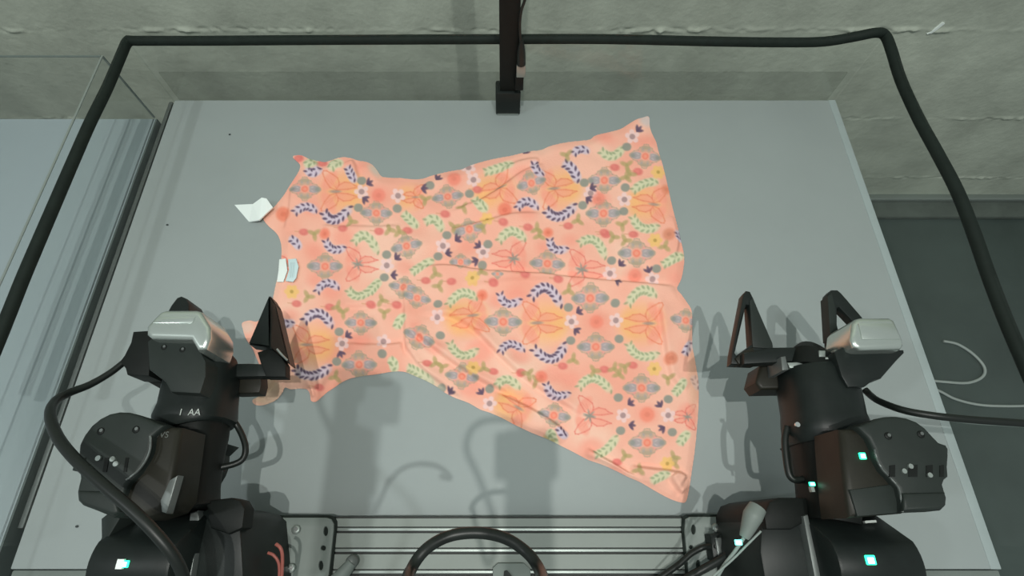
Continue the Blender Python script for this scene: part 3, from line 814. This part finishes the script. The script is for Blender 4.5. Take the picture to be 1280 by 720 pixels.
def arc3(a, b, c, n=14):
    out = []
    for i in range(n + 1):
        t = i / n
        k0, k1, k2 = 2 * (t - .5) * (t - 1), -4 * t * (t - 1), 2 * t * (t - .5)
        out.append((a[0] * k0 + b[0] * k1 + c[0] * k2, a[1] * k0 + b[1] * k1 + c[1] * k2))
    return out
NAVY, LILAC, GREEN, MINT = (62, 58, 92), (208, 206, 232), (124, 158, 116), (212, 226, 188)
BLUE, SAGE, CORAL, TEAL, TULIP, LEAF = (142, 156, 170), (160, 160, 138), (250, 122, 98), (116, 142, 136), (224, 106, 104), (160, 158, 98)
def sprig(a, b, c, navy=True, big=1.0):
    path = arc3(a, b, c)
    L = sum(math.hypot(q[0] - p[0], q[1] - p[1]) for p, q in zip(path, path[1:]))
    stroke(path[1:-1], 9.5 * big, LILAC if navy else MINT, 0.62 if navy else 0.72, 4.0)
    n = max(2, round(L / 6.6))
    for i in range(n + 1):
        k = i / n * (len(path) - 1)
        i0 = min(int(k), len(path) - 2)
        f = k - i0
        x = path[i0][0] * (1 - f) + path[i0 + 1][0] * f
        y = path[i0][1] * (1 - f) + path[i0 + 1][1] * f
        ang = math.atan2(path[i0 + 1][1] - path[i0][1], path[i0 + 1][0] - path[i0][0])
        for s in (-1, 1):
            if i == n and s == 1:
                continue
            o = 3.3 * big if i < n else 0.4
            ell(x - math.sin(ang) * o * s, y + math.cos(ang) * o * s, 2.7 * big, 1.35 * big, ang - 0.7 * s, NAVY if navy else GREEN, 0.95 if navy else 0.72, 1.2)
def medal(x, y, s=1.0, ang=0.0, al=0.85):
    c, sn = math.cos(ang), math.sin(ang)
    R = lambda a, b: (x + (a * c - b * sn) * s, y + (a * sn + b * c) * s)
    for dy in (-1, 1):
        ell(*R(0, 9.5 * dy), 9 * s, 5.5 * s, ang, SAGE, al * 0.75, 2.0)
        ell(*R(0, 12.5 * dy), 5.5 * s, 3.2 * s, ang, SAGE, al * 0.8, 1.5)
        ell(*R(0, 8.5 * dy), 4.2 * s, 2.2 * s, ang, (214, 178, 156), al * 0.5, 1.5)
    for dx in (-1, 1):
        ell(*R(13 * dx, 0), 8.5 * s, 5.6 * s, ang, BLUE, al, 1.8)
        ell(*R(19 * dx, 0), 4.2 * s, 3.4 * s, ang, TEAL, al * 0.75, 1.8)
        for q in (-1, 1):
            ell(*R(11 * dx, 2.6 * q), 2.4 * s, 1.0 * s, ang + 0.5 * q * dx, (196, 196, 200), al * 0.7, 1.0)
            ell(*R(10 * dx, 7.5 * q), 3.6 * s, 1.4 * s, ang + 0.6 * q * dx, (222, 128, 140), al * 0.5, 1.2)
    for q in (-1, 1):
        for dx in (-1, 1):
            stroke([R(23 * dx, 1 * q), R(17 * dx, 6.5 * q), R(11 * dx, 8 * q), R(9 * dx, 12 * q), R(5 * dx, 13.5 * q), R(3 * dx, 17 * q), R(0, 17.5 * q)], 1.5 * s, SAGE, al * 0.75, 1.2)
            ell(*R(4.5 * dx, 10 * q), 2.2 * s, 1.4 * s, ang + q * dx, BLUE, al * 0.6, 1.2)
    ell(x, y, 7 * s, 7 * s, 0, (248, 170, 150), al, 1.5)
    ell(x, y, 4.6 * s, 4.6 * s, 0, CORAL, al, 1.4)
    ell(x, y, 2.6 * s, 2.6 * s, 0, (252, 160, 135), al, 1.2)
def butterfly(x, y, s=1.0, d=1, ang=0.0, teal=False, al=1.0):
    s *= 1.05
    c, sn = math.cos(ang), math.sin(ang)
    R = lambda a, b: (x + (a * d * c - b * sn) * s, y + (a * d * sn + b * c) * s)
    if not teal:
        ell(*R(10, 0), 27 * s, 24 * s, ang, (255, 190, 122), 0.7 * al, 16)
        ell(*R(23, 0), 12 * s, 17 * s, ang, (255, 192, 108), 0.55 * al, 9)
    wing = (255, 158, 138)
    line = (236, 120, 84) if not teal else (232, 106, 98)
    for q in (-1, 1):
        ell(*R(-8, 13 * q), 14 * s, 7 * s, ang + math.atan2(-q * d * .9, -.6) , wing, 0.75 * al, 3)
        ell(*R(11, 6.5 * q), 13 * s, 5.5 * s, ang, wing, 0.6 * al, 3)
        up = [(1, 2), (-7, 5), (-13, 13), (-17, 22), (-16, 25), (-12, 25), (-4, 21), (2, 17), (4, 12), (4, 8), (1, 2)]
        lo = [(4, 8), (11, 12), (20, 11), (24, 8), (30, 6.5), (24, 5), (16, 3), (1, 2)]
        for lst in (up, lo):
            stroke([R(a, b * q) for a, b in lst], 1.3, line, 0.7 * al, 1.3)
        for a, b in ((-12, 16), (-6, 15), (0, 11)):
            stroke([R(1, 4 * q), R(a, b * q)], 0.7, line, 0.35 * al, 1.2)
    ell(*R(0, 0), 7 * s, 1.9 * s, ang, (150, 136, 130), 0.8 * al, 1.5)
    if teal:
        for k in range(6):
            a = k * math.pi / 3 + 0.3
            ell(x + 4 * s * math.cos(a), y + 4 * s * math.sin(a), 4 * s, 1.2 * s, a, TEAL, 0.75, 1.3)
def daisy(x, y, s=1.0):
    for k in range(5):
        a = k * 2 * math.pi / 5 + x
        ell(x + 5.0 * s * math.cos(a), y + 5.0 * s * math.sin(a), 3.3 * s, 2.9 * s, a, (250, 220, 222), 0.92, 1.4)
    ell(x, y, 3.2 * s, 3.2 * s, 0, (160, 140, 146), 0.95, 1.3)
def triplet(x, y, ang=None, s=1.35):
    ang = random.choice((-0.6, 0.6, 2.4, -2.4)) if ang is None else ang
    for k in (-0.8, 0, 0.8):
        a = ang + k
        ell(x + 2.6 * s * math.cos(a), y + 2.6 * s * math.sin(a), 3.1 * s, 1.35 * s, a, NAVY, 0.9, 1.2)
def tulip(x, y, s=1.15):
    stroke([(x - 11, y - 1), (x + 2, y)], 1.3, (206, 150, 110), 0.6)
    ell(x, y, 5.2 * s, 3.8 * s, 0.1, TULIP, 0.85, 2.2)
    ell(x - 1, y - 1, 2.4 * s, 1.6 * s, 0.3, (238, 130, 122), 0.7, 1.5)
def leaves(x, y, s=1.2):
    for k in range(3):
        a = k * 2.1 + x * .7
        ell(x + 3 * s * math.cos(a), y + 3 * s * math.sin(a), 4.3 * s, 2.2 * s, a, LEAF, 0.7, 1.8)
def sun(x, y, s=1.0):
    for k in range(6):
        a = k * math.pi / 3
        ell(x + 5 * s * math.cos(a), y + 5 * s * math.sin(a), 4.2 * s, 3.4 * s, a, (248, 206, 112), 0.8, 2)
    ell(x, y, 2.2 * s, 2.2 * s, 0, (176, 150, 70), 0.9, 1.4)
for x, y, r in ((745, 403, 13), (748, 250, 13), (793, 346, 12), (808, 519, 14), (474, 245, 12), (568, 225, 11), (430, 300, 11), (424, 276, 9), (655, 222, 11), (680, 312, 9), (650, 447, 11), (645, 372, 11),
                (505, 336, 11), (395, 316, 10), (640, 432, 9), (622, 378, 10), (585, 310, 10), (660, 270, 9), (712, 302, 8), (690, 470, 12), (712, 476, 11), (415, 365, 11), (395, 352, 9), (365, 395, 9), (430, 250, 10),
                (365, 222, 8), (390, 262, 8), (440, 430, 13), (455, 425, 10), (585, 485, 13), (740, 560, 13), (650, 505, 16), (800, 180, 9), (750, 172, 10), (845, 350, 9), (858, 515, 9), (600, 440, 14), (545, 435, 10), (595, 405, 14),
                (760, 176, 8), (812, 178, 9), (690, 590, 9), (770, 590, 10), (560, 240, 7), (520, 410, 8), (400, 208, 7), (434, 204, 7), (450, 210, 7), (376, 202, 5)):
    ell(x, y, r * 1.1, r * 0.9, 0.2, (253, 150, 132), 0.5, 9)
for x, y, s, d, a, t in ((671, 405, 1.0, 1, 0, 0), (810, 406, 0.95, -1, 0, 0), (420, 241, 0.95, 1, 0.05, 0), (692, 238, 0.9, 1, -0.12, 0), (626, 238, 0.85, -1, -0.3, 0), (642, 325, 0.85, -1, 0, 1), (727, 338, 0.9, 1, 0.05, 1),
                         (448, 332, 0.8, 1, 0, 1), (592, 397, 0.9, -1, -0.2, 0), (736, 521, 0.9, 1, 0.1, 1), (384, 432, 0.9, 1, 0, 0), (817, 257, 0.85, -1, 0.1, 0), (520, 248, 0.55, -1, 0, 0), (648, 512, 0.8, -1, 0.5, 0), (858, 522, 0.6, -1, 0, 1), (358, 333, 0.5, 1, 0, 1)):
    butterfly(x, y, s, d, a, bool(t))
for x, y, s, a in ((629, 404, 1, 0), (737, 375, 1, 0), (744, 435, 1, 0), (856, 402, .85, .1), (795, 318, 1, 0), (754, 268, .95, 0), (806, 197, .85, .1), (755, 227, .9, 0), (407, 334, .95, 0), (684, 331, .95, .05), (509, 310, .85, -.2),
                   (505, 361, .8, .2), (522, 374, .75, .2), (452, 405, .85, 0), (450, 457, .95, 0), (382, 238, .85, 0), (560, 248, .85, -.15), (471, 268, .85, 0), (587, 290, .85, -.2), (525, 424, .9, .4), (578, 472, .9, .1),
                   (801, 486, 1, 0), (808, 554, 1, 0), (692, 520, .9, .15), (664, 232, .8, -.3), (576, 329, .6, 0), (622, 348, .3, 0)):
    medal(x, y, s, a)
for a in (((664, 374), (683, 363), (701, 385)), ((667, 437), (690, 450), (706, 430)), ((406, 267), (420, 276), (440, 261)), ((706, 207), (716, 215), (722, 228)), ((683, 265), (700, 272), (719, 257)),
          ((382, 403), (400, 393), (416, 410)), ((371, 462), (391, 471), (414, 458))):
    sprig(*a, True, 1.12)
for a in (((625, 369), (634, 381), (651, 376)), ((626, 443), (638, 432), (655, 440)), ((370, 268), (383, 260), (396, 266)), ((647, 262), (658, 254), (672, 262)), ((668, 207), (670, 216), (678, 221)), ((717, 194), (725, 189), (734, 192)),
          ((408, 302), (417, 313), (432, 311)), ((397, 366), (409, 355), (424, 362)), ((687, 301), (693, 313), (709, 312)), ((682, 482), (693, 496), (711, 493)), ((698, 538), (702, 543), (706, 545)), ((350, 401), (358, 406), (368, 405)),
          ((855, 443), (859, 436), (864, 430)), ((714, 571), (718, 573), (723, 576)), ((385, 214), (392, 218), (401, 213)), ((436, 213), (440, 221), (444, 228)), ((366, 301), (371, 305), (375, 311)), ((846, 293), (848, 297), (850, 299)), ((866, 474), (869, 479), (872, 485))):
    sprig(*a, True, 0.92)
for a in (((561, 384), (578, 369), (596, 376)), ((563, 430), (577, 446), (597, 438)), ((444, 305), (459, 298), (473, 318)), ((437, 364), (452, 372), (472, 355)), ((624, 303), (640, 291), (656, 302)), ((724, 306), (743, 302), (756, 324)),
          ((784, 383), (799, 367), (818, 373)), ((785, 431), (799, 446), (822, 443)), ((790, 273), (803, 287), (822, 284)), ((751, 191), (765, 197), (778, 186)), ((791, 240), (805, 231), (820, 230)), ((607, 217), (624, 212), (640, 207)),
          ((533, 279), (545, 277), (552, 290)), ((506, 269), (513, 276), (521, 284)), ((517, 342), (527, 335), (541, 327)), ((464, 367), (469, 360), (474, 353)), ((594, 251), (600, 259), (607, 263)), ((622, 484), (634, 476), (649, 486)),
          ((723, 486), (742, 474), (763, 491)), ((744, 569), (758, 562), (770, 546)), ((829, 332), (840, 326), (852, 320)), ((843, 492), (848, 486), (853, 478)), ((849, 554), (853, 548), (858, 543)), ((512, 461), (524, 467), (541, 479)),
          ((490, 452), (493, 456), (493, 462)), ((497, 409), (500, 403), (505, 397)), ((815, 601), (822, 597), (832, 593)), ((385, 207), (389, 205), (394, 207)), ((415, 212), (421, 206), (426, 207)), ((632, 540), (638, 542), (645, 545)), ((700, 575), (690, 548), (687, 545))):
    sprig(*a, False, 1.0)
for x, y in ((714, 403), (769, 402), (762, 343), (815, 350), (778, 520), (834, 520), (453, 242), (498, 246), (592, 227), (586, 211), (612, 505), (547, 398), (480, 428), (429, 431), (484, 333), (554, 309), (604, 317), (790, 172), (780, 251), (738, 243)):
    daisy(x, y, 1.12)
for x, y in ((710, 386), (713, 427), (768, 381), (773, 425), (764, 327), (820, 337), (772, 498), (834, 500), (775, 539), (839, 541), (453, 228), (449, 262), (484, 320), (559, 296), (548, 322), (610, 307), (603, 333), (481, 348), (548, 382), (551, 421),
             (479, 444), (425, 416), (422, 453), (552, 486), (612, 487), (730, 230), (728, 258), (781, 236), (779, 266), (783, 185), (538, 234), (587, 244), (497, 262), (613, 524)):
    ell(x, y, 5.6, 5.2, 0, TEAL, 0.88, 1.6)
for x, y, a in ((721, 392, -.5), (718, 413, .7), (774, 333, -.8), (768, 354, .4), (811, 341, -1.9), (785, 506, -.6), (786, 532, .1), (825, 509, -2.2), (829, 535, 2.6), (460, 232, -.5), (455, 250, .6), (495, 325, -.7), (490, 345, 0), (570, 302, -.6), (558, 318, -.2),
                (600, 310, -2.5), (597, 327, 2.8), (434, 422, -.6), (426, 441, 1.2), (562, 492, -.9), (603, 493, -2.2), (606, 516, 2.3), (738, 237, -.4), (733, 249, .6), (796, 165, -.8), (546, 226, -.9), (655, 192, -1), (528, 238, 0)):
    triplet(x, y, a)
for x, y in ((703, 459), (755, 463), (617, 466), (651, 468), (656, 348), (697, 353), (617, 357), (710, 284), (660, 286), (629, 281), (757, 295), (791, 295), (790, 458), (768, 211), (797, 216), (430, 288), (475, 292), (510, 290), (557, 270), (372, 381), (413, 385),
             (465, 383), (497, 383), (533, 353), (565, 355), (535, 456), (381, 292), (400, 485), (771, 578), (755, 292), (404, 205), (374, 199), (597, 239)):
    tulip(x, y)
for x, y in ((716, 451), (742, 465), (605, 462), (670, 478), (660, 470), (722, 277), (671, 288), (674, 296), (766, 298), (781, 302), (777, 283), (767, 462), (780, 460), (773, 469), (783, 208), (787, 219), (782, 223), (394, 294), (440, 279), (488, 290), (500, 292),
             (386, 372), (423, 385), (430, 392), (545, 345), (549, 360), (479, 378), (481, 392), (545, 455), (553, 460), (420, 472), (710, 366), (834, 474), (781, 570), (797, 588), (841, 572), (708, 196), (532, 251), (579, 262), (568, 285), (602, 345), (603, 287), (685, 552), (830, 310), (842, 580)):
    leaves(x, y)
for x, y in ((818, 302), (817, 462), (833, 580), (591, 352), (592, 462), (609, 276), (822, 217), (366, 366)):
    sun(x, y)
for x, y, r, c in ((631, 264, 8.5, (244, 112, 88)), (355, 269, 9, (240, 118, 88)), (603, 371, 6.5, (246, 112, 84)), (685, 292, 6, (250, 118, 90)), (676, 473, 7.5, (252, 118, 96)), (837, 450, 8, (226, 124, 94)), (835, 295, 7.5, (214, 128, 98)),
                   (407, 294, 6.5, (248, 118, 92)), (745, 404, 8, (250, 130, 108)), (748, 250, 8, (248, 134, 116)), (793, 346, 8, (250, 134, 114)), (808, 519, 9, (252, 132, 108)), (474, 246, 8, (250, 130, 112)), (568, 226, 8, (250, 130, 110)), (832, 238, 6, (232, 132, 100))):
    ell(x, y, r, r, 0, c, 0.75, 4)
    ell(x, y, r * 0.4, r * 0.35, 0, tuple(v * 0.93 for v in c), 0.7, 2)

IMG = IMG * 0.78 + BASE * 0.22
for x, y, rx, ry, a, c in ((334, 490, 20, 15, -0.4, (214, 190, 162)), (469, 214, 9, 5, 0.9, (206, 204, 190)), (540, 478, 12, 3.5, 0.5, (214, 206, 180)), (807, 152, 8, 7, 0.5, (214, 208, 208)), (866, 470, 8, 40, 0.0, (226, 178, 152)), (310, 410, 9, 8, 0, (236, 206, 190))):
    ell(x, y, rx, ry, a, c, 0.7, 6)
# ---- folds and loft of the cloth
msk = inside(GX, GY, OUTL)
idx = -np.ones(GX.shape, int)
ny, nx_ = GX.shape
quad = msk[:-1, :-1] & msk[1:, :-1] & msk[:-1, 1:] & msk[1:, 1:]
used = np.zeros_like(msk)
used[:-1, :-1] |= quad
used[1:, :-1] |= quad
used[:-1, 1:] |= quad
used[1:, 1:] |= quad
idx[used] = np.arange(used.sum())
PXs, PYs = GX[used].copy(), GY[used].copy()
full = np.zeros_like(used)
full[1:-1, 1:-1] = quad[:-1, :-1][:ny - 2, :nx_ - 2] & quad[1:, :-1][:ny - 2, :nx_ - 2] & quad[:-1, 1:][:ny - 2, :nx_ - 2] & quad[1:, 1:][:ny - 2, :nx_ - 2]
rim = ~full[used]
dist = np.full(PXs.shape, 30.0)
# distance to the outline only where it matters
er = msk.copy()
for _ in range(16):
    e2 = er.copy()
    e2[1:] &= er[:-1]
    e2[:-1] &= er[1:]
    e2[:, 1:] &= er[:, :-1]
    e2[:, :-1] &= er[:, 1:]
    er = e2
nb_ = ~er[used]
d_, qx, qy, _, _ = near_poly(PXs[nb_], PYs[nb_], OUTL)
dist[nb_] = d_
fx, fy = PXs.copy(), PYs.copy()
sel = np.where(nb_)[0]
r_ = rim[nb_]
fx[sel[r_]], fy[sel[r_]] = qx[r_], qy[r_]
Hh = 0.0042 * np.sqrt(np.clip(dist / 9, 0, 1)) + 0.0009 * vnoise(PXs, PYs, 34, 11) * np.clip(dist / 10, 0, 1) + 0.0005 * vnoise(PXs, PYs, 13, 12) * np.clip(dist / 8, 0, 1)
# gathers fanning out of the waist
wx, wy = 455, 350
ang = np.arctan2(PYs - 352, PXs - 250)
rad = np.hypot(PXs - 250, PYs - 352)
sk = np.clip((PXs - 490) / 60, 0, 1) * np.clip((780 - PXs) / 240, 0, 1)
Hh += sk * 0.0011 * (np.sin(ang * 60 + vnoise(PXs, PYs, 60, 14) * 2.0)) * np.clip(dist / 10, 0, 1)
FOLDS = [([(500, 338), (555, 334), (600, 340), (640, 343), (700, 347), (760, 353), (820, 358), (848, 361)], 0.0050, 16, 1), ([(520, 395), (560, 395), (592, 412), (622, 442), (655, 472), (700, 502), (740, 528)], 0.0042, 15, -1),
         ([(510, 408), (548, 440), (600, 475), (640, 492)], 0.0045, 13, -1), ([(506, 430), (530, 462), (580, 500)], 0.003, 10, -1), ([(618, 492), (655, 508), (690, 528), (712, 548)], 0.0042, 13, 1),
         ([(560, 290), (600, 280), (640, 270), (680, 268)], 0.003, 12, 1), ([(560, 268), (610, 248), (650, 220), (680, 205)], 0.0034, 12, 1), ([(625, 214), (655, 203), (675, 201)], 0.003, 8, 1),
         ([(785, 583), (815, 587), (845, 591), (858, 598)], 0.0045, 10, 1), ([(730, 560), (770, 583), (805, 604)], 0.004, 9, 1), ([(835, 595), (842, 606), (852, 618)], 0.004, 8, -1),
         ([(400, 283), (450, 286), (505, 284)], 0.0022, 11, 1), ([(425, 385), (470, 383), (508, 385)], 0.0022, 10, -1), ([(430, 431), (480, 433), (506, 430)], 0.0030, 9, 1), ([(392, 197), (397, 208), (400, 218)], 0.003, 6, 1),
         ([(440, 200), (445, 212), (448, 226)], 0.003, 6, 1), ([(415, 201), (412, 212)], 0.0026, 6, -1), ([(505, 350), (507, 400), (508, 445)], 0.0025, 9, -1), ([(822, 372), (830, 425), (838, 470), (858, 490)], 0.0032, 12, -1),
         ([(575, 360), (640, 352), (700, 352)], 0.002, 10, -1), ([(846, 268), (848, 300), (840, 330)], 0.0028, 9, 1), ([(386, 470), (392, 485), (394, 498)], 0.0032, 6, 1), ([(352, 470), (345, 485), (330, 498)], 0.004, 8, -1), ([(365, 235), (362, 265), (356, 290)], 0.002, 9, -1)]
fd = np.zeros_like(Hh)
for pl_, amp, wid, sgn in FOLDS:
    pl_ = [(q_.x, q_.y) for q_ in catmull([Vector((*p, 0)) for p in pl_], 4)]
    xs_, ys_ = [p[0] for p in pl_], [p[1] for p in pl_]
    k = (PXs > min(xs_) - 4 * wid) & (PXs < max(xs_) + 4 * wid) & (PYs > min(ys_) - 4 * wid) & (PYs < max(ys_) + 4 * wid)
    d, _, _, s, t = near_poly(PXs[k], PYs[k], pl_, False)
    sd = d * s * sgn
    end = np.clip(t / 0.18, 0, 1) * np.clip((1 - t) / 0.18, 0, 1)
    end = end * end * (3 - 2 * end)
    step = 1 / (1 + np.exp(-sd / 1.5))
    fd[k] += 2.6 * amp * end * (step * np.exp(-np.maximum(sd, 0) / wid) - 0.22 * np.exp(-((sd + 3) / 3.5) ** 2))
Hh += fd * np.clip(dist / 5, 0.1, 1)
Hh = np.maximum(Hh, 0.0008)
u, v = fx - CX, fy - CY
z = -F * SP - v * CP
t = CH / -z
co = np.stack([u * t, (F * CP - v * SP) * t, TZ + Hh], 1)
# hem: a skirt of vertices straight down so the edge has thickness
jj, ii = np.where(quad)
faces = np.stack([idx[jj, ii], idx[jj + 1, ii], idx[jj + 1, ii + 1], idx[jj, ii + 1]], 1)
me = bpy.data.meshes.new('dress')
me.vertices.add(len(co))
me.vertices.foreach_set('co', co.astype(np.float32).ravel())
me.loops.add(faces.size)
me.loops.foreach_set('vertex_index', faces.ravel().astype(np.int32))
me.polygons.add(len(faces))
me.polygons.foreach_set('loop_start', np.arange(0, faces.size, 4, dtype=np.int32))
me.polygons.foreach_set('use_smooth', np.ones(len(faces), bool))
me.update(calc_edges=True)
sr = np.clip(IMG[used], 0, 255) / 255
lr = np.where(sr <= 0.04045, sr / 12.92, ((sr + 0.055) / 1.055) ** 2.4)
at = me.color_attributes.new('print', 'FLOAT_COLOR', 'POINT')
at.data.foreach_set('color', np.concatenate([lr, np.ones((len(lr), 1))], 1).astype(np.float32).ravel())
md = bpy.data.materials.new('printed_cotton')
md.use_nodes = True
nt = md.node_tree
bs = nt.nodes['Principled BSDF']
bs.inputs['Roughness'].default_value = 0.85
bs.inputs['Specular IOR Level'].default_value = 0.15
va = nt.nodes.new('ShaderNodeVertexColor')
va.layer_name = 'print'
hsv = nt.nodes.new('ShaderNodeHueSaturation')
hsv.inputs['Value'].default_value = 0.97
nt.links.new(va.outputs[0], hsv.inputs['Color'])
nt.links.new(hsv.outputs[0], bs.inputs['Base Color'])
tc = nt.nodes.new('ShaderNodeTexCoord')
nz = nt.nodes.new('ShaderNodeTexNoise')
nz.inputs['Scale'].default_value = 260
nt.links.new(tc.outputs['Object'], nz.inputs['Vector'])
bp = nt.nodes.new('ShaderNodeBump')
bp.inputs['Strength'].default_value = 0.25
bp.inputs['Distance'].default_value = 0.0015
nt.links.new(nz.outputs['Fac'], bp.inputs['Height'])
nt.links.new(bp.outputs[0], bs.inputs['Normal'])
dress = tag(link('dress', me, md), 'peach floral dress with butterfly print spread flat on the grey table', 'dress')
# labels sewn into the dress
slope_prism('size_label', [(349, 324, 0.008), (357, 323, 0.008), (359, 338, 0.008), (354, 352, 0.008), (346, 352, 0.008), (348, 338, 0.008)], M['white'], 0.002, dress, bev=0.0003)['label'] = 'white sewn label at the neckline'
cl = slope_prism('care_label', [(360, 324, 0.0085), (370, 323, 0.0085), (373, 333, 0.0085), (370, 347, 0.0085), (366, 352, 0.0085), (357, 351, 0.0085), (361, 338, 0.0085)], M['pale_blue'], 0.002, dress, bev=0.0003)
cl['label'] = 'pale blue sewn label at the neckline'
bm = bmesh.new()
for k in range(4):
    a, b = P(363.5 + k * 1.6, 328, 0.0087), P(362 + k * 1.6, 347, 0.0087)
    add_tube(bm, [a, b], 0.0003, 4, 1)
fin('label_print', bm, M['ink_label'], cl)
bm = bmesh.new()
tv = [P(293, 256, 0.003), P(316, 255, 0.012), P(327, 247, 0.018), P(333, 248, 0.018), P(341, 259, 0.012), P(331, 268, 0.014), P(324, 275, 0.012), P(311, 277, 0.003)]
vv = [bm.verts.new(p) for p in tv]
bm.faces.new((vv[0], vv[1], vv[7]))
bm.faces.new((vv[1], vv[2], vv[6], vv[7]))
bm.faces.new((vv[2], vv[3], vv[5], vv[6]))
bm.faces.new((vv[3], vv[4], vv[5]))
r = bmesh.ops.extrude_face_region(bm, geom=bm.faces[:], use_keep_orig=True)
bmesh.ops.translate(bm, verts=[g for g in r['geom'] if isinstance(g, bmesh.types.BMVert)], vec=(0, 0, -0.0025))
fin('fabric_tag', bm, M['white'], dress, smooth=0)['label'] = 'folded white fabric tag at the shoulder'
